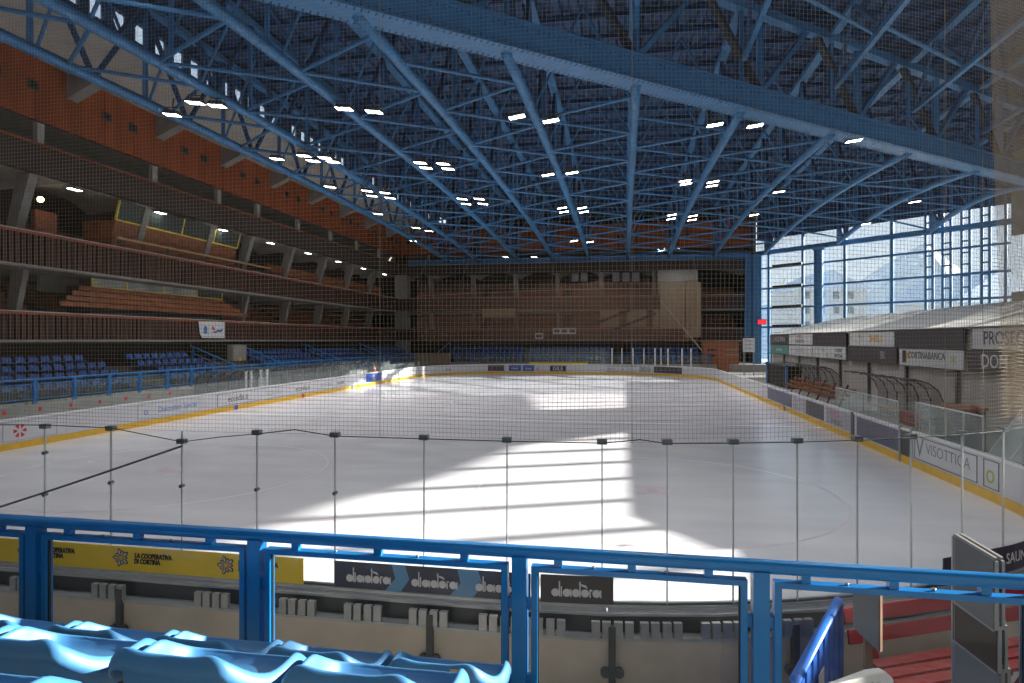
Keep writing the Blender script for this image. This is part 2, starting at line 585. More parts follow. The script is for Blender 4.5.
def stand(kind):
    side = kind == 'side'
    if side:
        root = thing('wall_left', 'three tiered grandstand side with brown slatted balcony fronts', 'grandstand', (-30, 40, 0), kind='structure')
        T0, T1, cols = 4.0, 80.0, COLS
        def bx(n, e0, e1, t0, t1, z0, z1, m, p=root): return box(n, -30 - e1, -30 - e0, t0, t1, z0, z1, m, p)
        def pt(e, t, z): return Vector((-30 - e, t, z))
    else:
        root = thing('wall_back', 'three tiered grandstand end behind the far net', 'grandstand', (-8, 80, 0), kind='structure')
        T0, T1 = -30.0, 15.2
        cols = [-26.0, -20.0, -14.2, -8.6, -2.9, 3.8]
        def bx(n, e0, e1, t0, t1, z0, z1, m, p=root): return box(n, t0, t1, 80 + e0, 80 + e1, z0, z1, m, p)
        def pt(e, t, z): return Vector((t, 80 + e, z))
    TB = T1 + (8 if side else 0)
    # lower recess: back wall, soffit slab
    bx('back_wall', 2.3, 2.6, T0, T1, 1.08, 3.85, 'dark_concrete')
    # balconies
    for (zb, zt, zf) in ((3.9, 5.35, 3.9), (7.75, 9.49, 7.75)):
        bx('balcony_slab', 0.12, 9, T0, TB, zf - 0.15, zf + 0.15, 'stand_concrete')
        mb = MB()
        t = T0
        while t < T1:
            w = 0.20 + 0.05 * random.random()
            d = 0.03 * random.random()
            if side: mb.box(-30 - 0.08, -30 + 0.02 + d, t, t + w, zb + 0.02, zt - 0.12)
            else: mb.box(t, t + w, 80 - 0.02 - d, 80 + 0.08, zb + 0.02, zt - 0.12)
            t += 0.33
        s = mb.build('fascia_slats', 'slat_wood', root)
        s['kind'] = 'stuff'
        bx('fascia_backing', 0.09, 0.13, T0, T1, zb, zt - 0.1, 'black')
        bx('fascia_rail', -0.06, 0.12, T0, T1, zt - 0.16, zt - 0.03, 'red_cladding')
        bx('fascia_cap', -0.10, 0.16, T0, T1, zt - 0.03, zt + 0.02, 'galvanised')
        bx('fascia_foot', -0.05, 0.12, T0, T1, zb - 0.12, zb, 'stand_concrete')
    # upper slab front and its coved ceiling
    bx('upper_fascia', 0.0, 0.5, T0, TB, 12.6, 14.06, 'fascia_dark')
    bx('fascia_rail', -0.05, 0.1, T0, T1, 14.06, 14.14, 'red_cladding')
    bx('upper_slab', 0.5, 9, T0, TB, 13.5, 13.8, 'stand_concrete')
    edges = [T0] + [c for c in cols if T0 < c < T1] + [T1]
    for a, b in zip(edges[:-1], edges[1:]):       # a concrete vault cell between each pair of columns
        mb = MB()
        n = 8
        vs, fs = [], []
        for i in range(n + 1):
            u = i / n
            t = a + (b - a) * u
            rise = 0.9 * math.sin(math.pi * u) ** 0.7
            vs += [pt(0.5, t, 12.55 + 0.25 * math.sin(math.pi * u)), pt(5.5, t, 12.3 + rise), pt(5.5, t, 13.5), pt(0.5, t, 13.5)]
        for i in range(n):
            for k in range(4):
                k2 = (k + 1) % 4
                fs.append((4 * i + k, 4 * i + 4 + k, 4 * i + 4 + k2, 4 * i + k2))
        fs += [(0, 1, 2, 3), tuple(4 * n + k for k in (3, 2, 1, 0))]
        mb.add(vs, fs)
        mb.build('ceiling_vault', 'soffit', root)
    # back walls of the tiers
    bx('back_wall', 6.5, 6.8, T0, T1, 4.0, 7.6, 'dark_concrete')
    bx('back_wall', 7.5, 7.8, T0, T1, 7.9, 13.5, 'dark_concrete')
    bx('back_wall', 3.5, 3.8, T0, TB, 13.8, 18.6, 'stand_concrete')
    # columns: leaning concrete props in tiers, short posts over the upper front
    for c in cols:
        for (za, zb, ea, eb, w) in ((4.05, 7.6, 2.0, 1.2, 0.32), (7.9, 12.6, 2.2, 0.75, 0.5)):
            mb = MB()
            if za < 5 and side:
                if 30 < c - 1.5 < 46: continue
                c = c - 1.5
            poly = [pt(ea, 0, za), pt(ea + 0.5, 0, za), pt(eb + 0.8, 0, zb), pt(eb, 0, zb)]
            off = (0, c - w / 2, 0) if side else (c - w / 2, 0, 0)
            off2 = (0, c + w / 2, 0) if side else (c + w / 2, 0, 0)
            mb.prism(poly, off, off2)
            mb.build('leaning_column', 'stand_concrete', root)
        bx('upper_post', 0.30, 0.60, c - 0.2, c + 0.2, 14.1, 15.35, 'soffit')
    # wooden benches in the two balcony tiers
    for (zf, n, e_first, m) in ((4.05, 7, 1.2, 'bench_wood'), (7.9, 6, 1.2, 'bench_wood')):
        for k in range(n):
            e = e_first + 0.75 * k
            z = zf + 0.35 + 0.36 * k
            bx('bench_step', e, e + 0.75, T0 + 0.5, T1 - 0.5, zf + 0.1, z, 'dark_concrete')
            a = T0 + 1
            gaps = [c + 1.0 for c in cols[1::2]]
            for gcut in gaps + [T1 - 0.5]:
                if gcut - 0.6 > a + 1:
                    bx('bench_row', e + 0.25, e + 0.62, a, gcut - 0.6, z + 0.30, z + 0.36, m)
                    bx('bench_back', e + 0.60, e + 0.66, a, gcut - 0.6, z + 0.45, z + 0.75, m)
                a = gcut + 0.6
    # cladding panels over the upper opening, with seams and small vents
    ed = [T0] + [c for c in cols if T0 < c < T1] + [T1]
    for a, b in zip(ed[:-1], ed[1:]):
        for q in range(3):
            t0, t1 = a + (b - a) * q / 3, a + (b - a) * (q + 1) / 3
            bx('cladding_panel', -0.06, 0.10, t0 + 0.03, t1 - 0.03, 15.32, 18.7, 'red_cladding')
        bx('cladding_post', -0.10, 0.02, a - 0.10, a + 0.10, 15.2, 18.7, 'red_cladding')
        for q in (0.35, 0.65):
            t = a + (b - a) * q
            v = bx('vent', -0.14, -0.05, t - 0.3, t + 0.3, 16.75, 17.25, 'dark_metal')
            bx('vent_opening', -0.16, -0.13, t - 0.22, t + 0.22, 16.83, 17.17, 'black', v)
    bx('cladding_backing', 0.10, 0.25, T0, T1, 15.3, 19.5, 'black')
    # roof overhang with concrete brackets
    if side:
        mb = MB()
        mb.prism([(-30.2, 0, 18.55), (-28.3, 0, 17.95), (-28.3, 0, 18.1), (-24.3, 0, 18.55), (-24.3, 0, 18.75), (-30.2, 0, 18.9)], (0, 2, 0), (0, 80, 0))
        mb.build('overhang', 'soffit', root)
        for c in cols:
            mb = MB()
            mb.prism([(-30.05, 0, 17.0), (-28.3, 0, 17.75), (-28.3, 0, 18.05), (-30.05, 0, 18.6)], (0, c - 0.35, 0), (0, c + 0.35, 0))
            mb.build('bracket', 'stand_concrete', root)
    return root, bx, pt


wl_root, wbx, wpt = stand('side')
wb_root, bbx, bpt = stand('end')
# outer shell behind the tiers
box('outer_wall', -40.5, -40, 0, 92.5, -0.05, 18.9, 'dark_concrete', wl_root)
box('outer_wall', -40, 16, 92, 92.5, -0.05, 20.3, 'dark_concrete', wl_root)
box('stand_roof', -40.5, -30, 0, 92.5, 18.9, 19.0, 'dark_concrete', wl_root)
box('stand_roof', -30, -24.5, 80, 92.5, 18.9, 19.0, 'dark_concrete', wl_root)
box('end_closure', 15.2, 15.6, 78.5, 92, -0.05, 20.3, 'dark_concrete', wb_root)

# big concrete piers in the corner between the two sides
for (z0, z1) in ((1.08, 3.8), (5.3, 7.75), (9.4, 12.6)):
    box('corner_pier', -30.3, -28.6, 79.2, 80.6, z0, z1, 'stand_concrete', wl_root)
# ends of the far stand: stair tower with pale panels, dark recesses
for (x0, x1, z0, z1, m) in ((4.2, 9.0, 9.5, 12.6, 'stand_concrete'),):
    box('pier_wall', x0, x1, 79.7, 80.4, z0, z1, m, wb_root)
box('stair_panel', 4.4, 7.4, 79.3, 79.7, 5.4, 10.9, 'crate', wb_root)
box('stair_panel', 7.5, 9.3, 79.1, 79.7, 4.2, 11.0, 'crate', wb_root)
for (a, b) in (((-3.5, 4.3), (3.9, 7.2)), ((-3.5, 6.0), (3.9, 8.9))):
    bar('stair_string', (a[0], 79.6, a[1]), (b[0], 79.6, b[1]), 0.12, 0.35, 'dark_concrete', wb_root)
for x in (-3.0, 0.4, 3.6):
    box('stair_panel', x, x + 2.4, 79.75, 79.88, 5.5, 7.7, 'crate', wb_root)

# glazed boxes (commentators) in the side stand
cab = thing('press_box', 'timber press box with yellow framed slanted windows on the upper balcony', 'press box', (-31.5, 41, 7.9))
mb = MB()
mb.prism([(-31.45, 0, 7.92), (-31.45, 0, 10.6), (-31.25, 0, 11.4), (-33.6, 0, 11.4), (-33.6, 0, 7.92)], (0, 33.7, 0), (0, 46.0, 0))
mb.build('timber_front', 'bench_wood', cab)
box('handrail', -30.75, -30.62, 33.2, 50.0, 10.12, 10.24, 'tan_wood', cab)
for y in (33.4, 37.5, 41.6, 45.8, 49.8):
    box('rail_post', -30.74, -30.64, y - 0.04, y + 0.04, 9.4, 10.12, 'dark_metal', cab)
wy = [33.7, 36.2, 39.5, 43.0, 46.0]
for a, b in zip(wy[:-1], wy[1:]):
    w = bar('window_post', (-31.25, a, 11.4), (-30.95, a, 12.6), 0.12, 0.12, 'frame_yellow', cab)
    mb = MB()
    mb.prism([(-31.24, 0, 11.42), (-31.20, 0, 11.42), (-30.90, 0, 12.58), (-30.94, 0, 12.58)], (0, a + 0.08, 0), (0, b - 0.04, 0))
    mb.build('window_pane', 'window_dark', cab)
bar('window_post', (-31.25, 46.0, 11.4), (-30.95, 46.0, 12.6), 0.12, 0.12, 'frame_yellow', cab)
bar('window_rail', (-31.22, 33.7, 11.4), (-31.22, 46.0, 11.4), 0.1, 0.1, 'frame_yellow', cab)

cab = thing('commentary_booth', 'long booth of orange boards with pale yellow framed windows on the lower balcony', 'booth', (-31.3, 38, 4.05))
for k in range(4):
    box('front_board', -31.25 + 0.10 * k, -31.18 + 0.10 * k, 31.0 - 0.5 * k, 44.3 + 0.9 * k, 6.80 - 0.33 * k, 7.06 - 0.33 * k, 'bench_wood', cab)
box('core', -32.9, -31.26, 31.8, 44.2, 4.05, 7.08, 'dark_concrete', cab)
wy = [31.9, 34.5, 37.7, 41.1, 44.0]
for i, (a, b) in enumerate(zip(wy[:-1], wy[1:])):
    w = box('window_post', -31.24, -31.14, a - 0.06, a + 0.06, 7.08, 7.58, 'frame_yellow', cab)
    box('window_pane', -31.22, -31.18, a + 0.06, b - 0.06, 7.10, 7.58, 'window_pale' if i != 3 else 'window_dark', cab)
box('window_post', -31.24, -31.14, wy[-1] - 0.06, wy[-1] + 0.06, 7.08, 7.58, 'frame_yellow', cab)
box('window_sill', -31.24, -31.10, 31.9, 44.0, 7.05, 7.10, 'frame_yellow', cab)

box('pale_wall_panel', -33.2, -33.0, 30.2, 32.8, 6.7, 7.6, 'stand_concrete', wl_root)
box('door_recess', -32.6, -32.3, 23.6, 25.2, 8.0, 10.6, 'kiosk_wood', wl_root)
box('door_recess', -33.6, -33.3, 30.2, 31.6, 8.0, 11.4, 'kiosk_wood', wl_root)
box('timber_parapet', -31.9, -31.7, 51.0, 78.0, 9.3, 10.8, 'bench_wood', wl_root)

# ---- roof: deck, purlins, skylight strip
ce = thing('ceiling', 'dark blue corrugated metal roof deck on purlins', 'ceiling', (5, 40, 20), kind='structure')
ROOF_Z = 20.3
mb = MB()
x = -24.2
while x < 35:                                       # trapezoid ribs running along the rink
    mb.add([(x, -8, ROOF_Z + 0.0), (x + 0.35, -8, ROOF_Z), (x + 0.45, -8, ROOF_Z + 0.16), (x + 0.8, -8, ROOF_Z + 0.16), (x + 0.9, -8, ROOF_Z),
            (x, 82, ROOF_Z), (x + 0.35, 82, ROOF_Z), (x + 0.45, 82, ROOF_Z + 0.16), (x + 0.8, 82, ROOF_Z + 0.16), (x + 0.9, 82, ROOF_Z)],
           [(0, 1, 6, 5), (1, 2, 7, 6), (2, 3, 8, 7), (3, 4, 9, 8)])
    x += 0.9
mb.build('corrugated_deck', 'deck_blue', ce)
box('deck_back', -24.5, 35.5, -8, 92, ROOF_Z + 0.3, ROOF_Z + 0.5, 'dark_steel', ce)
y = -6.0
while y < 80:
    box('purlin', -24, 34, y - 0.09, y + 0.09, ROOF_Z - 0.28, ROOF_Z - 0.01, 'deck_blue', ce)
    y += 2.2
# clerestory strip over the side stand
_ce, ce = ce, wl_root
box('clerestory_sill', -24.5, -24.2, 2, 80, 18.7, 18.95, 'deck_blue', ce)
box('clerestory_head', -24.5, -24.2, 2, 80, 19.95, 20.3, 'deck_blue', ce)
y = 4.0
while y < 79:
    box('clerestory_post', -24.45, -24.25, y - 0.28, y + 0.28, 18.95, 19.95, 'deck_blue', ce)
    box('clerestory_pane', -24.37, -24.33, y + 0.28, y + 1.08, 18.95, 19.95, 'window_glass', ce)
    y += 1.36
ce = _ce

# ---- corner glazing and the far beam
FAR_Z = 14.15
GA, GB = Vector((15.6, 77.9, 0)), Vector((33.0, 60.5, 0))
gd = (GB - GA).normalized()
gw = thing('window_1', 'tall corner glazing with blue mullions behind the tent roof', 'window', (24, 69, 0), kind='structure')


def on_glass(px):
    a = (px - 512) / F
    d = Vector((-SY + a * CY, CY + a * SY, 0))
    D = (GA.x + GA.y) / (d.x + d.y)
    return d * D


def gpost(px, w, z0=0.2, z1=20.0, m='steel_blue', n='mullion', dep=0.2):
    p = on_glass(px)
    M = Matrix.Translation((p.x, p.y, (z0 + z1) / 2)) @ Matrix.Rotation(math.radians(-45), 4, 'Z') @ Matrix.Diagonal((w, dep, z1 - z0, 1))
    return link(bpy.data.objects.new(n, unit('box', m)), gw, M)


pxs = [769, 803, 845, 892, 926, 933, 943, 951, 962, 970, 982, 990, 1006]
for q in pxs: gpost(q, 0.28 if q in (769, 803, 845, 892) else 0.22)
for a, b in ((926, 933), (943, 951), (962, 970), (982, 990)):       # ladder rungs between the paired posts
    pa, pb = on_glass(a), on_glass(b)
    for k in range(14):
        z = 4.5 + 1.05 * k
        bar('rung', (pa.x, pa.y, z), (pb.x, pb.y, z), 0.1, 0.14, 'steel_blue', gw)
for z in (5.4, 7.6, 9.9, 12.3):
    bar('transom', GA + Vector((0, 0, z)), GB + Vector((0, 0, z)), 0.14, 0.2, 'steel_blue', gw)
bar('eaves_beam', GA + Vector((0, 0, FAR_Z)), GB + Vector((0, 0, FAR_Z)), 0.4, 0.5, 'steel_blue', gw)
bar('upper_panel', GA + Vector((0, 0, 17.9)), GB + Vector((0, 0, 17.9)), 0.1, 4.4, 'deck_blue', gw)
for z0, z1 in ((0.3, 7.6), (7.6, 14.1), (14.1, 15.7)):
    seq = [757, 769, 803, 845, 892, 926, 943, 962, 982, 1006, 1023]
    for a, b in zip(seq[:-1], seq[1:]):
        pa, pb = on_glass(a), on_glass(b)
        c = (pa + pb) / 2
        M = Matrix.Translation((c.x, c.y, (z0 + z1) / 2)) @ Matrix.Rotation(math.radians(-45), 4, 'Z') @ Matrix.Diagonal(((pb - pa).length, 0.02, z1 - z0, 1))
        link(bpy.data.objects.new('window_pane', unit('box', 'window_glass')), gw, M)
for z in (5.35, 7.55, 9.85, 12.25):                                   # dark louvre bars
    pa, pb = on_glass(775), on_glass(804)
    o = Vector((-0.3, -0.3, z + 0.15))
    bar('louvre', pa + o, pb + o, 0.25, 0.28, 'black', gw)
c0 = on_glass(822)
col = thing('steel_column', 'thick round blue steel column at the corner glazing', 'column', (c0.x - 0.5, c0.y - 0.5, 0.28))
rod('shaft', (c0.x - 0.5, c0.y - 0.5, 0.28), (c0.x - 0.5, c0.y - 0.5, 14.0), 0.46, 'steel_blue', col, 20)
rod('base_plate', (c0.x - 0.5, c0.y - 0.5, 0.28), (c0.x - 0.5, c0.y - 0.5, 0.5), 0.7, 'steel_blue', col, 20)
rod('head', (c0.x - 0.5, c0.y - 0.5, 13.6), (c0.x - 0.5, c0.y - 0.5, 14.2), 0.6, 'steel_blue', col, 20)
col = thing('steel_column', 'square blue corner column between the end grandstand and the glazing', 'column', (15.4, 77.2, 0.28))
box('shaft', 15.0, 15.9, 76.9, 77.6, 0.28, 14.0, 'steel_blue', col)
box('base_plate', 14.8, 16.1, 76.7, 77.8, 0.28, 0.45, 'steel_blue', col)
box('wing_plate', 14.2, 15.0, 77.6, 77.75, 7.0, 14.0, 'steel_blue', col)
box('wing_brace', 14.1, 15.0, 77.5, 77.65, 4.2, 7.2, 'steel_blue', col)
eb = thing('eaves_girder', 'straight blue girder carrying the truss ends above the end grandstand', 'girder', (-7, 79.2, FAR_Z))
box('web', -28.5, 15.8, 79.2, 79.5, FAR_Z - 0.25, FAR_Z + 0.25, 'steel_blue', eb)
box('flange', -28.5, 15.8, 79.0, 79.7, FAR_Z - 0.33, FAR_Z - 0.25, 'steel_blue', eb)
box('flange', -28.5, 15.8, 79.0, 79.7, FAR_Z + 0.25, FAR_Z + 0.33, 'steel_blue', eb)

# ---- unseen side wall used as a sun mask: raked opening shaped to set the sunlit patches
wr = thing('sun_mask_wall', 'unseen side wall with a high opening shaped to form the sun patches', 'wall', (33.3, 30, 0), kind='structure')
box('sun_mask_lower', 33, 33.4, 20.8, 60.5, -0.05, 8.0, 'stand_concrete', wr)
box('sun_mask_lower', 33, 33.4, -6, 20.8, -0.05, 11.2, 'stand_concrete', wr)
mb = MB()
hd = [(10, 14.8), (18.3, 14.4), (18.4, 13.2), (22.5, 13.2), (24, 13.4), (30.5, 12.9), (33, 12.35), (38, 11.95), (40.9, 10.5), (41.0, 8.0), (50.0, 8.0)]  # head line shaped to steer sun onto ice and seats, off the net
for (ya, za), (yb, zb) in zip(hd[:-1], hd[1:]):
    mb.prism([(33, ya, za), (33, yb, zb), (33, yb, 20), (33, ya, 20)], (0, 0, 0), (0.4, 0, 0))
mb.prism([(33, 50.0, 12.2), (33, 60.5, 12.9), (33, 60.5, 20), (33, 50.0, 20)], (0, 0, 0), (0.4, 0, 0))
mb.build('sun_mask_upper', 'stand_concrete', wr)
for y in [10 + 2.4 * k for k in range(13)] + [51.5, 53.9, 56.3, 58.7]:
    box('mullion', 33.05, 33.35, y - 0.14, y + 0.14, 8.0, 14.4, 'steel_blue', wr)

# ---- tribune the camera stands on
tr = thing('tribune', 'stepped concrete tribune with the blue seats', 'tribune', (-2, 2, 0), kind='structure')
for (y0, y1, z) in ((2.35, 3.5, 1.80), (1.5, 2.35, 2.19), (0.65, 1.5, 2.58), (-0.2, 0.65, 2.75), (-1.0, -0.2, 2.95), (-1.8, -1.0, 3.35), (-2.6, -1.8, 3.75), (-3.4, -2.6, 4.15), (-4.2, -3.4, 4.55), (-5.0, -4.2, 4.95), (-5.8, -5.0, 5.35), (-6.6, -5.8, 5.75)):
    box('step', -12, 12, y0, y1, 0.2, z, 'step_concrete', tr)

box('rear_sky_block', -25, 33, -7.0, -6.6, 0.2, 19.5, 'step_concrete', tr)  # unseen wall added to keep sky light off the seat backs

# ---- outside, seen through the corner glazing
hill = MB()
n = 24
vs, fs = [], []
for i in range(n + 1):
    x = -40 + 12 * i
    h = 20 + 9 * math.sin(i * 0.7) + 6 * math.sin(i * 1.9)
    vs += [(x, 190 - 2 * i, -1.2), (x, 235 - 2 * i, h), (x, 300, h * 0.5)]
for i in range(n):
    for k in range(2):
        fs.append((3 * i + k, 3 * i + 3 + k, 3 * i + 4 + k, 3 * i + 1 + k))
hill.add(vs, fs)
tag(hill.build('hillside', 'hillside'), 'pale grey hillside beyond the corner glazing', 'hill', kind='structure')


def house(cx, cy, w, d, h, rz, label):
    t = thing('house', label, 'house', (cx, cy, -1.0), 'houses outside the glazing')
    M = Matrix.Translation((cx, cy, -1.0)) @ Matrix.Rotation(rz, 4, 'Z')
    mb = MB(); mb.box(-w / 2, w / 2, -d / 2, d / 2, 0, h); mb.build('wall', 'house_wall', t, M)
    mb = MB(); mb.prism([(-w / 2 - 0.6, 0, h), (w / 2 + 0.6, 0, h), (w / 2 + 0.6, 0, h + 0.3), (0, 0, h + w * 0.28), (-w / 2 - 0.6, 0, h + 0.3)], (0, -d / 2 - 0.6, 0), (0, d / 2 + 0.6, 0))
    mb.build('roof', 'house_roof', t, M)
    wn_ = MB(); wn_.box(-0.6, 0.6, -0.08, 0.08, 0, 1.4)
    first = None
    for r in range(int(h // 3)):
        for k in range(int(w // 3)):
            MM = M @ Matrix.Translation((-w / 2 + 1.8 + 3 * k, -d / 2, 1.2 + 3 * r))
            if first is None: first = wn_.build('window', 'window_dark', t, MM)
            else: link(bpy.data.objects.new('window', first.data), t, MM)


house(58, 120, 20, 12, 11, 0.5, 'broad pale house with snowy gable roof beyond the glazing')
house(40, 140, 14, 12, 15, 0.2, 'tall pale house with snowy roof behind the round column')
house(92, 105, 22, 14, 9, 0.9, 'low wide house with snowy roof near the lattice mullions')
# ================================================================== ROOF STEEL
TX = [-22.6, -18.6, -13.4, -8.8, -4.4, 0.5, 5.5, 10.8, 16.3, 22.3, 28.5]


def beam_y(x): return 26.6 + 0.8 * x


def far_y(x): return 79.0 if x < 15 else 93.2 - x


def chord_z(x, y):
    y0, y1 = max(beam_y(x), -4), far_y(x)
    t = (y - y0) / (y1 - y0)
    return 14.8 - 0.65 * t + 4 * 0.85 * t * (1 - t)


TOPZ = 19.75
ORD = ['first', 'second', 'third', 'fourth', 'fifth', 'sixth', 'seventh', 'eighth', 'ninth', 'tenth', 'eleventh', 'twelfth']
TL = 'blue steel lattice roof truss with arched lower tube running the length of the rink'
for i, x in enumerate(TX):
    y0, y1 = max(beam_y(x), 2.0), far_y(x)
    t = thing('roof_truss', 'blue lattice roof truss with arched lower tube, %s from the side grandstand' % ORD[i], 'truss', (x, (y0 + y1) / 2, 14.8), 'lengthwise roof trusses')
    mb = MB()
    n = 16
    mb.tube([(x, y0 + (y1 - y0) * k / n, chord_z(x, y0 + (y1 - y0) * k / n)) for k in range(n + 1)], 0.23, 10)
    mb.build('lower_chord', 'steel_blue', t, smooth=True)
    box('upper_chord', x - 0.24, x + 0.24, y0, y1, TOPZ, TOPZ + 0.26, 'steel_blue', t)
    m = max(4, int(round((y1 - y0) / 5.8)))
    for k in range(m + 1):
        y = y0 + (y1 - y0) * k / m
        bar('web_post', (x, y, chord_z(x, y)), (x, y, TOPZ), 0.16, 0.16, 'steel_blue', t)
        if k < m:
            ya, yb = y, y0 + (y1 - y0) * (k + 1) / m
            ym = (ya + yb) / 2
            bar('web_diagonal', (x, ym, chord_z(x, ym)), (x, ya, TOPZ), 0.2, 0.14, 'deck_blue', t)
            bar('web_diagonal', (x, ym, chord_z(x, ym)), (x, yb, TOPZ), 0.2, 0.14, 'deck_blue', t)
    # gusset at the far bearing
    mb = MB()
    mb.prism([(x, y1 - 1.8, chord_z(x, y1 - 1.8)), (x, y1, FAR_Z + 0.3), (x, y1, 16.5)], (-0.1, 0, 0), (0.1, 0, 0))
    mb.build('end_gusset', 'steel_blue', t)

# zigzag of slim tubes between neighbouring lower chords, one frame for each bay
for i in range(len(TX) - 1):
    xa, xb = TX[i], TX[i + 1]
    ys = max(beam_y(xb), 2.0)
    ye = min(far_y(xa), far_y(xb))
    t = thing('wind_bracing', 'zigzag of slim blue bracing tubes in the %s roof bay from the side grandstand' % ORD[i], 'bracing', ((xa + xb) / 2, (ys + ye) / 2, 15), 'roof bracing bays')
    y = ys + (0.5 if i % 2 else 1.5)
    flip = i % 2
    while y + 2.9 < ye:
        a, b = (xa, xb) if flip else (xb, xa)
        rod('brace_tube', (a, y, chord_z(a, max(y, beam_y(a)))), (b, y + 2.9, chord_z(b, y + 2.9)), 0.085, 'steel_blue', t, 6)
        flip = 1 - flip
        y += 2.9
    # inclined struts to the deck
    y = ys + 3
    while y < ye - 2:
        rod('strut', (xa, y, chord_z(xa, max(y, beam_y(xa)))), ((xa + xb) / 2, y, ROOF_Z - 0.36), 0.07, 'steel_blue', t, 6)
        rod('strut', (xb, y, chord_z(xb, max(y, beam_y(xb)))), ((xa + xb) / 2, y, ROOF_Z - 0.36), 0.07, 'steel_blue', t, 6)
        y += 5.8

# diagonal main girder
BA, BB = Vector((-28, beam_y(-28), 0)), Vector((33.5, beam_y(33.5), 0))
mg = thing('main_girder', 'massive riveted blue box girder crossing the roof on the slant', 'girder', (0, 26.6, 14.8))


def on_beam(x, z, off=0.0):
    nrm = Vector((0.8, -1, 0)).normalized()          # towards the camera side
    return Vector((x, beam_y(x), z)) + nrm * off


bar('box_section', on_beam(-24, 15.3), on_beam(32.9, 15.3), 0.8, 1.0, 'steel_blue', mg)
bar('flange', on_beam(-24, 14.78), on_beam(32.9, 14.78), 1.15, 0.07, 'steel_blue', mg)
bar('flange', on_beam(-24, 15.83), on_beam(32.9, 15.83), 1.15, 0.07, 'steel_blue', mg)
bd = (BB - BA).normalized()
bn = Vector((0.8, -1, 0)).normalized()
riv = MB()
k = 0
x = -20.0
while x < 32:
    for z in (14.95, 15.05, 15.58, 15.68):
        if z in (14.95, 15.68) or k % 2:
            c = on_beam(x, z, 0.41)
            e = 0.028
            riv.add([c - bd * e - Vector((0, 0, e)), c + bd * e - Vector((0, 0, e)), c + bd * e + Vector((0, 0, e)), c - bd * e + Vector((0, 0, e)), c + bn * 0.03],
                    [(0, 1, 4), (1, 2, 4), (2, 3, 4), (3, 0, 4)])
    for off in (-0.5, -0.4, 0.4, 0.5):
        c = on_beam(x, 14.74, off)
        e = 0.028
        riv.add([c - bd * e - bn * e, c + bd * e - bn * e, c + bd * e + bn * e, c - bd * e + bn * e, c - Vector((0, 0, 0.03))],
                [(0, 1, 4), (1, 2, 4), (2, 3, 4), (3, 0, 4)])
    k += 1
    x += 0.19
r_ = riv.build('rivets', 'dark_steel', mg)
r_['kind'] = 'stuff'
for i in range(-3, 6):                                # webs of the main girder up to the roof
    x = 0.5 + i * 6.0
    bar('web_post', on_beam(x, 15.8), on_beam(x, ROOF_Z - 0.2), 0.3, 0.3, 'steel_blue', mg)
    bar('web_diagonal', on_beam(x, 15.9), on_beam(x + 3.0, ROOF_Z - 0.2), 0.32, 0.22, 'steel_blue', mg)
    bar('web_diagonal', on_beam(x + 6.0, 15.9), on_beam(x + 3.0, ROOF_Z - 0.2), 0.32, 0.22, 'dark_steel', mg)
bar('top_chord', on_beam(-24, ROOF_Z - 0.52), on_beam(32.9, ROOF_Z - 0.52), 0.5, 0.4, 'steel_blue', mg)
# shallow trusses on the camera side of the girder
for i, x in enumerate(TX):
    if x < -10: continue
    y0, y1 = -4.0, beam_y(x) - 0.6
    t = thing('end_truss', 'shallow blue roof truss before the slanted girder, in line with the %s lengthwise truss' % ORD[i], 'truss', (x, (y0 + y1) / 2, 18), 'roof trusses before the slanted girder')
    bar('lower_chord', (x, y0, 17.6), (x, y1, 17.0), 0.22, 0.22, 'steel_blue', t)
    box('upper_chord', x - 0.2, x + 0.2, y0, y1, TOPZ, TOPZ + 0.26, 'steel_blue', t)
    m = max(3, int((y1 - y0) / 5))
    for k in range(m):
        ya, yb = y0 + (y1 - y0) * k / m, y0 + (y1 - y0) * (k + 1) / m
        ym = (ya + yb) / 2
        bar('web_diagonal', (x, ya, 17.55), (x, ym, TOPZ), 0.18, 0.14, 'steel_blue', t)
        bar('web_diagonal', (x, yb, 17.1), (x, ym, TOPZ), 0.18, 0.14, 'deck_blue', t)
    if i < len(TX) - 1:
        xn = TX[i + 1]
        for y in (y1 - 6, y1 - 14):
            rod('cross_tube', (x, y, 17.2), (xn, y + 5, 17.2), 0.09, 'steel_blue', t, 6)

# ================================================================== FLOODLIGHTS
LAMPS = [(195, 103), (217, 106), (172, 115), (277, 159), (304, 156), (313, 161), (325, 158), (333, 162), (330, 187), (344, 109), (374, 112),
         (367, 191), (385, 193), (372, 196), (390, 198), (378, 214), (420, 163), (426, 168), (443, 164), (448, 169), (462, 199), (466, 204),
         (479, 199), (483, 204), (416, 228), (429, 231), (413, 241), (517, 117), (551, 121), (548, 175), (572, 173), (562, 208), (564, 212),
         (582, 208), (584, 212), (574, 241), (590, 242), (685, 181), (686, 184), (713, 182), (712, 186), (715, 125), (755, 126), (854, 141),
         (672, 215), (671, 219), (693, 216), (692, 220), (779, 192), (754, 215), (676, 249), (661, 249), (866, 224), (915, 202)]
lp = thing('floodlight', 'flat white ceiling floodlight hanging under the blue roof trusses', 'floodlight', (0, 0, 0), 'ceiling floodlights')
mb = MB()
mb.prism([(-0.42, -0.25, 0.0), (0.42, -0.25, 0.0), (0.42, 0.25, 0.0), (-0.42, 0.25, 0.0)], (0, 0, 0), (0, 0, 0.04))
mb.prism([(-0.36, -0.2, 0.0), (0.36, -0.2, 0.0), (0.36, 0.2, 0.0), (-0.36, 0.2, 0.0)], (0, 0, 0.04), (0, 0, 0.14))
for k in range(7): mb.box(-0.3 + 0.1 * k - 0.012, -0.3 + 0.1 * k + 0.012, -0.2, 0.2, 0.14, 0.2)
mb.build('housing', 'dark_metal', lp)
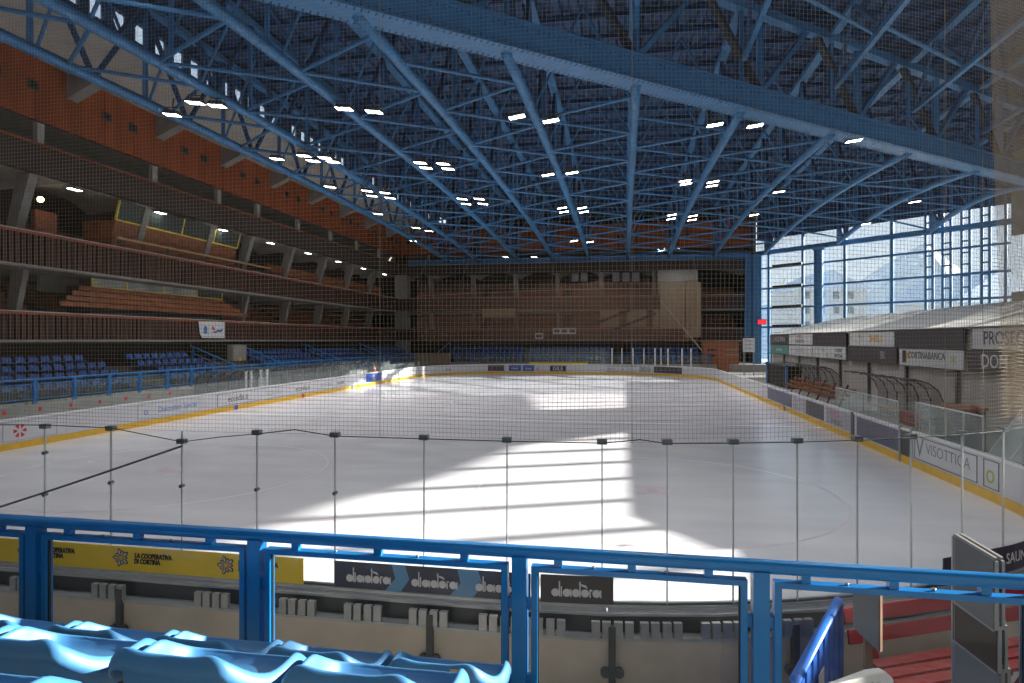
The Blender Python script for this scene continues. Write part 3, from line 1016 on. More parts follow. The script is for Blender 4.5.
mb = MB(); mb.add([(-0.38, -0.21, -0.004), (0.38, -0.21, -0.004), (0.38, 0.21, -0.004), (-0.38, 0.21, -0.004)], [(0, 3, 2, 1)])
mb.build('light_face', 'lamp_face', lp)
mb = MB(); mb.tube([(-0.4, 0, 0.05), (-0.4, 0, 0.35), (0.4, 0, 0.35), (0.4, 0, 0.05)], 0.02, 6); mb.tube([(0, 0, 0.35), (0, 0, 0.8)], 0.03, 6)
mb.build('bracket', 'dark_metal', lp)
al = bpy.data.lights.new('flood', 'AREA')
al.shape = 'RECTANGLE'; al.size = 0.74; al.size_y = 0.4
al.energy = LAMP_W; al.color = (1.0, 0.97, 0.93); al.spread = math.radians(125)
lo = bpy.data.objects.new('flood_beam', al)
link(lo, lp, Matrix.Translation((0, 0, -0.01)))
SPOTS = [P(px, py, Z=14.7) for px, py in LAMPS] + [P(px, 257, Y=76.5) for px in (505, 534)] + [Vector((x, y, 16.3)) for x in (-14.5, -9.5, -4.4, 0.5, 5.5) for y in (6.0, 11.0, 16.0)]
for i, p in enumerate(SPOTS):
    tilt = 0.12 * (-1 if p.x > -6 else 1)             # faces turned towards the middle of the ice
    M = Matrix.Translation(p) @ Matrix.Rotation(tilt, 4, 'Y')
    near_t = min(range(len(TX)), key=lambda q: abs(TX[q] - p.x))
    lab_ = 'flat white ceiling floodlight hanging by the %s lengthwise truss from the side grandstand' % ORD[near_t]
    if i == 0:
        tag(lp, lab_)
        lp.matrix_basis = M; WM[lp] = M
        for c in lp.children: c.matrix_parent_inverse = Matrix.Identity(4)
    else:
        tag(copy_tree(lp, M), lab_)

# small lamps under the concrete ceiling of the upper tier
for c in COLS[2:]:
    t = thing('ceiling_lamp', 'small flat lamp under the concrete vault of the upper balcony', 'lamp', (-30.6, c + 0.9, 12.4), 'balcony ceiling lamps')
    h_ = box('housing', -30.85, -30.5, c + 0.5, c + 1.35, 12.42, 12.50, 'dark_metal', t)
    box('light_face', -30.83, -30.52, c + 0.55, c + 1.3, 12.40, 12.42, 'lamp_face', h_)
    rod('hanger', (-30.7, c + 0.95, 12.5), (-30.7, c + 0.95, 12.75), 0.03, 'dark_metal', t, 6)
t = thing('wall_lamp', 'round warm yellow lamp glowing beside the leaning concrete column', 'lamp', (-33.2, 29.9, 12.0))
mb = MB(); mb.tube([(-33.25, 30.4, 12.0), (-33.1, 30.4, 12.0), (-33.0, 30.4, 12.0)], [0.16, 0.16, 0.08], 10); mb.build('globe', 'warm_lamp', t)
rod('backplate', (-33.29, 30.4, 12.0), (-33.24, 30.4, 12.0), 0.2, 'dark_metal', t, 10)

# ================================================================== BOARDS
bo = thing('rink_boards', 'white hockey boards with yellow kick plate around the ice', 'boards', (XC, YM, 0))
out = dense_outline()
N = len(out)
for i in range(N):
    (a, na), (b, nb) = out[i], out[(i + 1) % N]
    d = (b - a).normalized() * 0.006
    near_side = (a.y < YN + 6 and b.y < YN + 6)
    mb = MB(); wall_strip(mb, a + d, b - d, na, nb, 0.24, 1.04, 0, 0.10)
    mb.build('board_panel', 'board_white', bo)
    mb = MB(); wall_strip(mb, a, b, na, nb, 0.0, 0.235, -0.015, 0.10)
    mb.build('kick_plate', 'kick_yellow', bo)
    mb = MB(); wall_strip(mb, a, b, na, nb, 1.075 if near_side else 1.04, 1.10, -0.03, 0.095)
    mb.build('board_cap', 'galvanised' if near_side else 'cap_white', bo)
    # outer side: concrete base and steel channel (seen at the near end)
    mb = MB(); wall_strip(mb, a - d * 0.2, b + d * 0.2, na, nb, -0.04, 0.80, 0.12, 0.24)
    mb.build('base_wall', 'board_concrete', bo)
    mb = MB(); wall_strip(mb, a, b, na, nb, 1.01, 1.035, 0.095, 0.15)
    wall_strip(mb, a, b, na, nb, 0.80, 0.83, 0.10, 0.26)
    mb.build('steel_channel', 'galvanised', bo)
    if near_side:
        mb = MB(); wall_strip(mb, a, b, na, nb, 0.83, 1.01, 0.101, 0.112)
        mb.build('recess_dark_strip', 'dark_metal', bo)  # recess shade put in as a dark strip over the white board


def on_near(px, off=0.06):
    """where the ray of a photo column meets the near boards (offset outwards)"""
    a = (px - 512) / F
    d = Vector((-SY + a * CY, CY + a * SY, 0))
    p = d * ((YN - off) / d.y)
    nrm = Vector((0, -1, 0))
    cx, cy = XR - RC, YN + RC
    if p.x > cx:
        A = d.dot(d); B = -2 * (d.x * cx + d.y * cy); C = cx * cx + cy * cy - (RC + off) ** 2
        t = (-B - math.sqrt(B * B - 4 * A * C)) / (2 * A)
        p = d * t
        nrm = Vector((p.x - cx, p.y - cy, 0)).normalized()
    return p, nrm


# clamps and posts on the outer side of the near boards
for px in (-30, 30, 112, 215, 300, 365, 430, 500, 545, 612, 660, 720, 790):
    p, nn = on_near(px, 0.2)
    tang = Vector((-nn.y, nn.x, 0))
    for k in (-0.17, -0.06, 0.06, 0.17):
        c = p + tang * k + nn * 0.05
        rz = math.atan2(tang.y, tang.x)
        M = Matrix.Translation((c.x, c.y, 0.92)) @ Matrix.Rotation(rz, 4, 'Z') @ Matrix.Diagonal((0.085, 0.05, 0.16, 1))
        link(bpy.data.objects.new('clamp', unit('box', 'metal_grey')), bo, M)
for px in (120, 430, 612, 795):
    p, nn = on_near(px, 0.26)
    tang = Vector((-nn.y, nn.x, 0)); rz = math.atan2(tang.y, tang.x)
    M = Matrix.Translation((p.x, p.y, 0.62)) @ Matrix.Rotation(rz, 4, 'Z')
    link(bpy.data.objects.new('base_post', unit('box', 'dark_metal')), bo, M @ Matrix.Diagonal((0.07, 0.06, 0.68, 1)))
    for k in (-0.07, 0.07):
        c = p + tang * k
        rod('tie_bolt', (c.x, c.y, 0.50), (c.x + nn.x * 0.05, c.y + nn.y * 0.05, 0.50), 0.05, 'dark_metal', bo, 10)

# coloured marks on the kick plate of the far-side boards
for px, m in ((236, 'ad_blue'), (303, 'ad_red'), (352, 'ad_blue')):
    p = P(px, 400, X=XL)
    box('kick_mark', XL - 0.01, XL + 0.03, p.y - 0.15, p.y + 0.15, 0.0, 0.25, m, bo)
p = P(785, 400, X=XR)
box('kick_mark', XR - 0.03, XR + 0.01, p.y - 0.15, p.y + 0.15, 0.0, 0.25, m, bo)


def side_ad(px0, px1, X, m, label, words=(), z0=0.30, z1=0.98, fr=None):
    """advertising plate on the long boards; words: (text, frac, size, material)"""
    ya, yb = P(px0, 400, X=X).y, P(px1, 400, X=X).y
    s = 1 if X < 0 else -1                            # which way the face looks
    y0, y1 = min(ya, yb), max(ya, yb)
    t = thing('advert_plate', label, 'advert', (X, (y0 + y1) / 2, z0))
    pl = box('plate', X + s * 0.003, X + s * 0.014, y0, y1, z0, z1, m, t)
    if fr:
        for (a, b, c, d) in ((y0, y1, z0, z0 + 0.02), (y0, y1, z1 - 0.02, z1), (y0, y0 + 0.04, z0, z1), (y1 - 0.04, y1, z0, z1)):
            box('border', X + s * 0.012, X + s * 0.018, a, b, c, d, fr, t)
    for w in words:
        y = (y0 + (y1 - y0) * w[1]) if s > 0 else (y1 - (y1 - y0) * w[1])
        M = facing((X + s * 0.016, y, (z0 + z1) / 2 + (w[4] if len(w) > 4 else 0)), (0, s, 0))
        text(w[0], w[2], M, w[3], pl, sx=(w[5] if len(w) > 5 else 1.0), bold=(w[6] if len(w) > 6 else 0.003))
    return t


a = side_ad(2, 57, XL, 'board_white', 'white advert with red round mark on the rink boards', [], fr='board_grey')
p = P(20, 437, X=XL + 0.02)
mb = MB()
for k in range(6):
    an = math.pi * k / 3
    mb.prism([(p.x, p.y + 0.28 * math.cos(an + q) * rr, 0.64 + 0.28 * math.sin(an + q) * rr) for q, rr in ((-0.3, 0.9), (0.3, 0.9), (0.15, 0.3), (-0.15, 0.3))], (-0.002, 0, 0), (0.002, 0, 0))
mb.build('round_mark', 'ad_red', a)
side_ad(137, 200, XL, 'board_white', 'white advert with blue lettering on the rink boards', [('Dolomiten Special', 0.62, 0.40, 'ad_skyblue', 0, 0.9), ('o', 0.12, 0.5, 'ad_skyblue')], fr='board_grey')
side_ad(217, 345, XL, 'board_white', 'long white advert with repeated dark lettering and square marks',
        [('eccedia.it', 0.12, 0.5, 'board_dark'), ('CORTINA', 0.36, 0.42, 'board_grey'), ('eccedia.it', 0.58, 0.5, 'board_dark'), ('CORTINA', 0.80, 0.42, 'board_grey'), ('eccedia', 0.95, 0.4, 'board_dark')], fr='board_dark')
side_ad(366, 381, XL, 'ad_blue', 'small blue advert with orange lines below the traffic cone', [('SKI', 0.5, 0.35, 'ad_ochre', 0.1), ('AREA', 0.5, 0.3, 'ad_ochre', -0.18)], z1=1.0)

side_ad(768, 792, XR, 'board_violet', 'dark violet advert beside the far door of the boards')
side_ad(793, 805, XR, 'board_grey', 'light grey advert with faint pink print', [('o', 0.5, 0.5, 'pale_pink')])
side_ad(806, 824, XR, 'board_dark', 'dark grey speckled advert on the rink boards')
side_ad(826, 849, XR, 'board_grey', 'light advert with red capital lettering', [('PANDA', 0.4, 0.42, 'ad_rose', 0.12), ('PARKING', 0.5, 0.3, 'print_grey', -0.18)])
side_ad(857, 900, XR, 'board_violet', 'long dark violet advert before the gate in the boards')
vis = side_ad(915, 978, XR, 'board_white', 'framed pale advert with a big V and VISOTTICA in dark capitals',
              [('V', 0.10, 0.80, 'print_grey', 0, 1.0, 0.0), ('VISOTTICA', 0.56, 0.44, 'print_grey', 0.05, 1.08, -0.004)], fr='board_dark')
side_ad(984, 1000, XR, 'board_white', 'framed pale advert with a green mark next to the VISOTTICA advert', [('o', 0.45, 0.7, 'ad_green')], fr='board_dark')
# open gate in the right boards
gt = thing('board_gate', 'dark gate opening in the boards between violet advert and VISOTTICA advert', 'gate', (XR, P(907, 440, X=XR).y, 0))
ya, yb = P(912, 440, X=XR).y, P(901, 440, X=XR).y
box('gate_leaf', XR - 0.012, XR + 0.004, ya, yb, 0.25, 1.05, 'board_dark', gt)
box('gate_post', XR - 0.05, XR + 0.02, ya - 0.06, ya + 0.04, 0.0, 1.2, 'metal_grey', gt)
box('gate_post', XR - 0.05, XR + 0.02, yb - 0.04, yb + 0.06, 0.0, 1.2, 'metal_grey', gt)
ya = P(853, 430, X=XR).y
gt = thing('board_gate', 'narrow black hinge post between the light and violet adverts', 'gate', (XR, ya, 0))
box('hinge_post', XR - 0.04, XR + 0.02, ya - 0.15, ya + 0.15, 0.22, 1.1, 'board_dark', gt)


def on_far(px, off=0.0):
    """where the ray of a photo column meets the inner face of the end boards"""
    a = (px - 512) / F
    d = Vector((-SY + a * CY, CY + a * SY, 0))
    p = d * ((YF + off) / d.y)
    nrm = Vector((0, 1, 0))
    cy = YF - RC
    for cx, sg in ((XR - RC, 1), (XL + RC, -1)):
        if (p.x - cx) * sg > 0:
            A = d.dot(d); B = -2 * (d.x * cx + d.y * cy); C = cx * cx + cy * cy - (RC + off) ** 2
            p = d * ((-B + math.sqrt(max(0, B * B - 4 * A * C))) / (2 * A))
            nrm = Vector((p.x - cx, p.y - cy, 0)).normalized()
    return p, nrm


def far_ad(px0, px1, m, label, words=(), fr=None):
    c, nc = on_far((px0 + px1) / 2)
    t = thing('advert_plate', label, 'advert', (c.x, c.y, 0.3))
    mb = MB()
    for k in range(3):
        (pa, na), (pb, nb) = on_far(px0 + (px1 - px0) * k / 3), on_far(px0 + (px1 - px0) * (k + 1) / 3)
        wall_strip(mb, pa, pb, na, nb, 0.30, 0.98, -0.026, -0.012)
    pl = mb.build('plate', m, t)
    if fr:
        (pa, na), (pb, nb) = on_far(px0), on_far(px1)
        for z0, z1 in ((0.30, 0.35), (0.93, 0.98)):
            mb = MB(); wall_strip(mb, pa, pb, na, nb, z0, z1, -0.034, -0.02); mb.build('border', fr, t)
    for w in words:
        q, nq = on_far(px0 + (px1 - px0) * w[1])
        text(w[0], w[2], facing((q.x - nq.x * 0.034, q.y - nq.y * 0.034, 0.62), (nq.y, -nq.x, 0)), w[3], pl)


far_ad(442, 454, 'board_white', 'white advert with violet lettering at the end boards', [('Nome', 0.5, 0.5, 'board_violet')])
far_ad(488, 504, 'board_dark', 'dark brown and grey advert on the end boards', [('o', 0.2, 0.7, 'ad_red')])
far_ad(509, 521, 'ad_blue', 'first of two small blue adverts on the end boards', [('rexer', 0.5, 0.4, 'white')])
far_ad(523, 534, 'ad_blue', 'second small blue advert on the end boards beside a red dot', [('rexer', 0.5, 0.4, 'white')])
far_ad(535, 548, 'board_white', 'white advert with a red dot on the end boards', [('o', 0.2, 0.7, 'ad_red')])
far_ad(550, 566, 'ad_navy', 'navy advert reading GILE on the end boards', [('GILE', 0.5, 0.6, 'white')])
far_ad(606, 619, 'board_white', 'white advert with dark frame and orange line on the end boards', [('BANCA', 0.5, 0.35, 'kiosk_wood')], fr='board_dark')
far_ad(620, 637, 'board_white', 'white advert with dark frame and small red emblem', [('o', 0.15, 0.6, 'ad_red'), ('Cortina', 0.6, 0.35, 'board_grey')], fr='board_dark')
far_ad(639, 651, 'board_grey', 'greenish grey advert with an X on the end boards', [('X', 0.3, 0.7, 'ad_teal')])
far_ad(654, 682, 'board_dark', 'long dark advert at the corner of the end boards', [('DOLOMITI', 0.5, 0.45, 'board_grey')])
x0, x1 = P(529, 362, Y=YF + 0.1).x, P(588, 362, Y=YF + 0.1).x
ys_ = thing('edge_padding', 'yellow padding strip along the top of the end boards', 'padding', ((x0 + x1) / 2, YF + 0.1, 1.1))
for k in range(6):
    box('pad', x0 + (x1 - x0) * k / 6 + 0.02, x0 + (x1 - x0) * (k + 1) / 6 - 0.02, YF + 0.02, YF + 0.18, 1.10, 1.30, 'ad_yellow', ys_)

# ================================================================== NEAR GLASS, ADVERT STRIPS
GT = 2.80
seams = [-420, -300, -210, -130, -62, -10, 45, 111, 182, 257, 335, 424, 507, 602, 667, 733, 797, 857, 911, 962, 1003, 1035]
gs = thing('glass_screen', 'clear protective glass panes with dark clips standing on the near boards', 'glass screen', (0, YN - 0.1, 1.1))
GP = [on_near(q) for q in seams]
a_ = math.atan2(GP[-1][1].y, GP[-1][1].x) + 0.13
while a_ < -0.05:                                      # the screen goes on round the corner
    nn = Vector((math.cos(a_), math.sin(a_), 0))
    GP.append((Vector((XR - RC, YN + RC, 0)) + nn * (RC + 0.06), nn))
    a_ += 0.13
for (pa, na), (pb, nb) in zip(GP[:-1], GP[1:]):
    d = (pb - pa).normalized()
    c = (pa + pb) / 2
    rz = math.atan2(d.y, d.x)
    L = (pb - pa).length - 0.012
    M = Matrix.Translation((c.x, c.y, (1.10 + GT) / 2)) @ Matrix.Rotation(rz, 4, 'Z')
    link(bpy.data.objects.new('glass_pane', unit('box', 'rink_glass')), gs, M @ Matrix.Diagonal((L, 0.012, GT - 1.10, 1)))
    link(bpy.data.objects.new('bottom_gasket', unit('box', 'dark_metal')), gs, Matrix.Translation((c.x, c.y, 1.11)) @ Matrix.Rotation(rz, 4, 'Z') @ Matrix.Diagonal((L, 0.03, 0.02, 1)))
for i, (p, nn) in enumerate(GP):
    q = seams[i] if i < len(seams) else 9999
    tang = Vector((-nn.y, nn.x, 0)); rz = math.atan2(tang.y, tang.x)
    R = Matrix.Rotation(rz, 4, 'Z')
    link(bpy.data.objects.new('seam_strip', unit('box', 'galvanised')), gs, Matrix.Translation((p.x, p.y, (1.1 + GT) / 2)) @ R @ Matrix.Diagonal((0.012, 0.02, GT - 1.1, 1)))
    zc = GT - 0.12 if q == 182 else GT + 0.01
    link(bpy.data.objects.new('clip', unit('box', 'clip_metal')), gs, Matrix.Translation((p.x, p.y, zc)) @ R @ Matrix.Diagonal((0.10, 0.07, 0.055, 1)))
    if q <= 335:
        for z in ((2.48, 1.96) if q == 45 else (2.15,)):
            rod('bolt', (p.x, p.y - 0.03, z), (p.x, p.y + 0.03, z), 0.022, 'clip_metal', gs, 10)


def strip(px0, px1, m, label, z0=1.11, z1=1.40):
    """advert strip fixed to the foot of the near glass, bent with the boards"""
    n = max(1, int((px1 - px0) / 30))
    t = thing('advert_strip', label, 'advert', (*on_near((px0 + px1) / 2, 0.13)[0][:2], z0))
    mb = MB()
    for k in range(n):
        (pa, na), (pb, nb) = on_near(px0 + (px1 - px0) * k / n), on_near(px0 + (px1 - px0) * (k + 1) / n)
        wall_strip(mb, pa, pb, na, nb, z0, z1, 0.03, 0.042)
    mb.build('sheet', m, t)
    return t


def strip_text(t, s, px, z, size, m, sx=1.0, bold=0.0):
    p, nn = on_near(px, 0.105)
    right = Vector((-nn.y, nn.x, 0))
    return text(s, size, facing((p.x, p.y, z), right), m, t.children[0], sx=sx, bold=bold)


t = strip(-70, 305, 'ad_yellow', 'yellow advert strip reading LA COOPERATIVA DI CORTINA with edelweiss marks')
for px in (25, 121, 226, -60):
    p, nn = on_near(px, 0.104)
    mb = MB(); mw = MB()
    for k in range(10):
        an = 2 * math.pi * k / 10
        for (b_, w0, r0, r1) in ((mb, 0.26, 0.01, 0.118 if k % 2 else 0.092), (mw, 0.13, 0.035, 0.102 if k % 2 else 0.076)):
            yy = -0.003 if b_ is mw else 0
            b_.prism([(p.x + r * math.cos(an + w), p.y + yy, 1.265 + r * math.sin(an + w)) for w, r in ((-w0 * 0.5, r0), (-w0, r1 * 0.8), (0, r1), (w0, r1 * 0.8), (w0 * 0.5, r0))], (0, 0.001, 0), (0, -0.001, 0))
    mb.build('edelweiss_outline', 'black', t.children[0])
    mw.build('edelweiss_petals', 'board_white', t.children[0])
    rod('edelweiss_heart', (p.x, p.y - 0.004, 1.265), (p.x, p.y + 0.002, 1.265), 0.03, 'ad_ochre', t.children[0], 10)
for px in (57, 153, 258):
    strip_text(t, 'LA COOPERATIVA', px, 1.30, 0.080, 'black', 0.76, 0.003)
    strip_text(t, 'DI CORTINA', px - 6, 1.232, 0.080, 'black', 0.76, 0.003)
t = strip(336, 531, 'ad_navy', 'navy and sky blue advert strip reading diadora three times')
for (a, b) in ((385, 405), (450, 478)):
    (pa, na), (pb, nb) = on_near(a, 0.103), on_near(b, 0.103)
    mb = MB()
    mb.prism([(pa.x, pa.y, 1.11), (pb.x - 0.05, pb.y, 1.11), (pb.x + 0.05, pb.y, 1.25), (pb.x, pb.y, 1.40), (pa.x + 0.08, pa.y, 1.40), (pa.x + 0.12, pa.y, 1.25)], (0, -0.001, 0), (0, 0.001, 0))
    mb.build('sky_patch', 'ad_skyblue', t.children[0])


def diadora(t, px):
    p, nn = on_near(px, 0.113)
    mb = MB()
    x, z, r = -0.27, 0.0, 0.042
    def disc(cx):
        mb.prism([(cx + r * math.cos(2 * math.pi * k / 16), z + r * math.sin(2 * math.pi * k / 16), 0) for k in range(16)], (0, 0, -0.001), (0, 0, 0.001))
    def stem(cx, z0, z1, w=0.014): mb.box(cx - w / 2, cx + w / 2, z0, z1, -0.001, 0.001)
    for ch in 'diadora':
        if ch == 'd': disc(x + r); stem(x + 2 * r + 0.002, z - r, z + 0.12); x += 2 * r + 0.012
        elif ch == 'i': stem(x + 0.010, z - r, z + 0.065); x += 0.024
        elif ch == 'a': disc(x + r); stem(x + 2 * r + 0.002, z - r, z + r * 0.9); x += 2 * r + 0.012
        elif ch == 'o': disc(x + r); x += 2 * r + 0.004
        else:
            stem(x + 0.006, z - r, z + r); mb.box(x + 0.006, x + 0.03, z + r - 0.018, z + r, -0.001, 0.001); x += 0.03
    # tick mark over the word
    mb.prism([(0.01, z + 0.10, 0), (0.09, z + 0.085, 0), (0.115, z + 0.05, 0), (0.06, z + 0.07, 0)], (0, 0, -0.001), (0, 0, 0.001))
    mb.build('lettering', 'board_white', t.children[0], facing((p.x, p.y, 1.225), (-nn.y, nn.x, 0)))


for px in (369, 435, 500): diadora(t, px)
t = strip(541, 613, 'ad_brown', 'dark brown advert strip reading diadora beside the bare glass')
diadora(t, 577)
t = strip(940, 1045, 'ad_purple', 'dark purple advert strip reading SAUNA behind the stacked grey panels', 1.11, 1.42)
strip_text(t, 'SAUNA', 1019, 1.265, 0.18, 'white', 0.95)

# ================================================================== SAFETY NET
PITCH, RS = 0.046, 0.0017
npth = [on_near(q, 0.1)[0] for q in (-60, 200)]
path = []
x = -15.0
while x < XR - RC: path.append((Vector((x, YN - 0.1, 0)), Vector((0, -1, 0)))); x += PITCH
ang = -math.pi / 2
while ang < math.radians(-12):
    nrm = Vector((math.cos(ang), math.sin(ang), 0))
    path.append((Vector((XR - RC, YN + RC, 0)) + nrm * (RC + 0.1), nrm))
    ang += PITCH / (RC + 0.1)
NZ0, NZ1 = GT + 0.02, 9.0
net = MB()


def strand(mb, pts, r):
    """three-sided cord along a polyline"""
    n = len(pts)
    vs, fs = [], []
    for i, p in enumerate(pts):
        a, b = pts[max(0, i - 1)], pts[min(n - 1, i + 1)]
        t = (b - a).normalized()
        u = Vector((0, 0, 1)).cross(t) if abs(t.z) < 0.9 else Vector((1, 0, 0)).cross(t)
        u.normalize()
        w = t.cross(u)
        for k in range(3):
            q = 2 * math.pi * k / 3
            vs.append(p + (u * math.cos(q) + w * math.sin(q)) * r)
    for i in range(n - 1):
        for k in range(3):
            fs.append((3 * i + k, 3 * i + (k + 1) % 3, 3 * i + 3 + (k + 1) % 3, 3 * i + 3 + k))
    mb.add(vs, fs)


def wob(i, z): return 0.012 * math.sin(0.13 * i + 1.3 * z) + 0.006 * math.sin(0.41 * i - 2.1 * z)


zs = [NZ0 + (NZ1 - NZ0) * k / 9 for k in range(10)]
for i, (p, nn) in enumerate(path):
    tg = Vector((-nn.y, nn.x, 0))
    strand(net, [p + tg * wob(i, z) + Vector((0, 0, z)) for z in zs], RS)
z = NZ0
k = 0
while z < NZ1:
    pts = []
    for i in range(0, len(path), 6):
        p, nn = path[i]
        pts.append(p + Vector((0, 0, z + 0.010 * math.sin(0.05 * i + k * 0.21))))
    strand(net, pts, RS)
    z += PITCH; k += 1
sn = thing('safety_net', 'fine square meshed safety net hanging above the near glass', 'net', (0, YN - 0.1, GT))
o = net.build('mesh', 'net_cord', sn); o['kind'] = 'stuff'
mb = MB()
hem = [on_near(q, 0.1)[0] + Vector((0, 0, zz)) for q, zz in ((-60, 2.80), (45, 2.83), (111, 2.82), (182, 2.68), (220, 2.75), (257, 2.80), (295, 2.86), (335, 2.80), (424, 2.80), (507, 2.80), (602, 2.80), (640, 2.84), (667, 2.80), (733, 2.80), (797, 2.80), (857, 2.80), (911, 2.80), (962, 2.80), (1003, 2.80))]
mb.tube(hem, 0.006, 6)
mb.build('hem_rope', 'rope', sn)
for q in (380, 632, 945, 983):                             # lacing lines
    p, nn = on_near(q, 0.11)
    rod('lacing', (p.x, p.y, GT), (p.x, p.y, NZ1), 0.0032, 'net_cord', sn, 5)
rp = MB()
rp.tube([P(-25, 515, Y=YN - 0.18), P(40, 494, Y=YN - 0.18), P(100, 474, Y=YN - 0.18), P(182, 446, Y=YN - 0.15)], 0.014, 6)
tag(rp.build('slack_rope', 'rope'), 'dark slack rope sagging from a clip across the glass', 'rope')
# gathered end of the net
bu = thing('gathered_net', 'beige bunch of gathered netting hanging beside the safety net', 'net', (*on_near(1010, 0.3)[0][:2], 2.8))
mb = MB()
cols_ = 64
for i in range(cols_ + 1):
    q = 984 + 70 * i / cols_
    pts = []
    for k in range(12):
        z = 3.0 + 0.6 * k
        edge = 6 + 16 * max(0, 1 - (z - 3.0) / 6.0) ** 2
        p, nn = on_near(q + edge * (1 - i / cols_), 0.25 + 0.10 * math.sin(i * 0.41))
        pts.append(p + Vector((0, 0, z)))
    strand(mb, pts, 0.0021)
for k in range(150):
    z = 3.0 + 0.044 * k
    strand(mb, [on_near(984 + 12 * max(0, 1 - (z - 3) / 6) + 70 * i / 24, 0.25 + 0.02 * math.sin(i * 1.1))[0] + Vector((0, 0, z - 0.25 * (i / 24) ** 2)) for i in range(25)], 0.0019)
o = mb.build('folds', 'net_beige', bu); o['kind'] = 'stuff'
# net in front of the end grandstand
x0, x1 = P(417, 300, Y=72).x, P(697, 300, Y=72).x
fn = thing('safety_net', 'brown fine safety net hanging in front of the end grandstand', 'net', ((x0 + x1) / 2, 72, 3.0))
mb = MB()
n = 24
vs = []
for i in range(n + 1):
    x = x0 + (x1 - x0) * i / n
    yy = 72 + 0.15 * math.sin(i * 1.1)
    vs += [(x, yy, 3.7), (x, yy + 0.1, 10.7 - 0.25 * math.sin(math.pi * ((i * 0.25) % 1)))]
mb.add(vs, [(2 * i, 2 * i + 2, 2 * i + 3, 2 * i + 1) for i in range(n)])
o = mb.build('mesh', 'far_net_sheet', fn); o['kind'] = 'stuff'
for i in range(7):
    x = x0 + (x1 - x0) * i / 6
    rod('support_rope', (x, 72.1, 10.6), (x, 76, 14.2), 0.02, 'net_cord', fn, 5)
mb = MB()
mb.tube([(x0 + (x1 - x0) * i / 12, 71.95, 9.2 + 0.25 * math.sin(math.pi * i / 12) + 0.04 * i) for i in range(13)] , 0.035, 6)
mb.build('head_rope', 'net_cord', fn)
rod('stay_rope', P(660, 300, Y=71.5), P(703, 352, Y=71.5), 0.03, 'net_cord', fn, 6)
# ================================================================== NEAR RAILING
RY = 3.40


def rail_x(px): return P(px, 550, Y=RY).x


RZ = 2.705
ra = thing('guard_rail', 'bright blue steel guard rail with glazed frames at the tribune edge', 'railing', (0, RY, 1.8))
mb = MB()
mb.tube([(-9.5 + 18 * k / 8, RY, RZ) for k in range(9)], 0.036, 16)
mb.build('top_rail', 'rail_blue', ra, smooth=True)
posts = [rail_x(q) for q in (36, 257, 520, 760, 1046)]
posts = [posts[0] - 1.35 * k for k in (4, 3, 2, 1)] + posts + [posts[-1] + 1.35 * k for k in (1, 2, 3, 4)]
for x in posts:
    box('post', x - 0.04, x + 0.04, RY - 0.04, RY + 0.04, 1.80, RZ - 0.02, 'rail_blue', ra)
    box('foot_plate', x - 0.09, x + 0.09, RY - 0.09, RY + 0.09, 1.80, 1.82, 'rail_blue', ra)
for a, b in zip(posts[:-1], posts[1:]):
    x0, x1 = a + 0.066, b - 0.066
    mb = MB()
    mb.box(x0, x1, RY - 0.028, RY + 0.028, 2.605, 2.635)
    mb.box(x0, x1, RY - 0.028, RY + 0.028, 1.87, 1.90)
    mb.box(x0, x0 + 0.034, RY - 0.028, RY + 0.028, 1.90, 2.605)
    mb.box(x1 - 0.034, x1, RY - 0.028, RY + 0.028, 1.90, 2.605)
    fr = mb.build('infill_frame', 'rail_blue', ra)
    for x in (x0 + 0.036, x1 - 0.036):
        box('glazing_bead', x - 0.004, x + 0.004, RY - 0.008, RY + 0.008, 1.91, 2.60, 'black', fr)
    box('frame_glass', x0 + 0.036, x1 - 0.036, RY - 0.004, RY + 0.004, 1.90, 2.605, 'rink_glass', fr)
    for u in (0.13, 0.48, 0.83):
        x = x0 + (x1 - x0) * u
        box('spacer', x - 0.022, x + 0.022, RY - 0.02, RY + 0.02, 2.635, RZ - 0.02, 'rail_blue', ra)
    for u in (0.3, 0.64):
        x = x0 + (x1 - x0) * u
        rod('screw', (x, RY, 2.635), (x, RY, 2.648), 0.009, 'metal_grey', fr, 8)
    for x, s in ((a + 0.053, 1), (b - 0.053, -1)):
        for z in (2.42, 2.0):
            box('bracket', x - 0.018, x + 0.018, RY - 0.015, RY + 0.015, z - 0.03, z + 0.03, 'rail_blue', ra)

# ================================================================== NEAR SEATS
RIM = [(0, -.088, .224), (.08, -.094, .228), (.150, -.094, .238), (.192, -.082, .218), (.235, -.020, .160), (.256, .045, .128), (.266, .11, .124), (.264, .18, .122),
       (.255, .235, .088), (.22, .30, .042), (.10, .32, .030)]


def rim_loop():
    """closed smooth rim line of the bucket shell"""
    pts = RIM + [(0, .32, .028)] + [(-x, y, z) for x, y, z in RIM[:0:-1]]
    pts = [Vector(p) for p in pts]
    n = len(pts)
    out = []
    for i in range(n):
        p0, p1, p2, p3 = pts[i - 1], pts[i], pts[(i + 1) % n], pts[(i + 2) % n]
        for k in range(3):
            t = k / 3
            out.append(0.5 * (2 * p1 + (p2 - p0) * t + (2 * p0 - 5 * p1 + 4 * p2 - p3) * t * t + (3 * p1 - p0 - 3 * p2 + p3) * t ** 3))
    return out


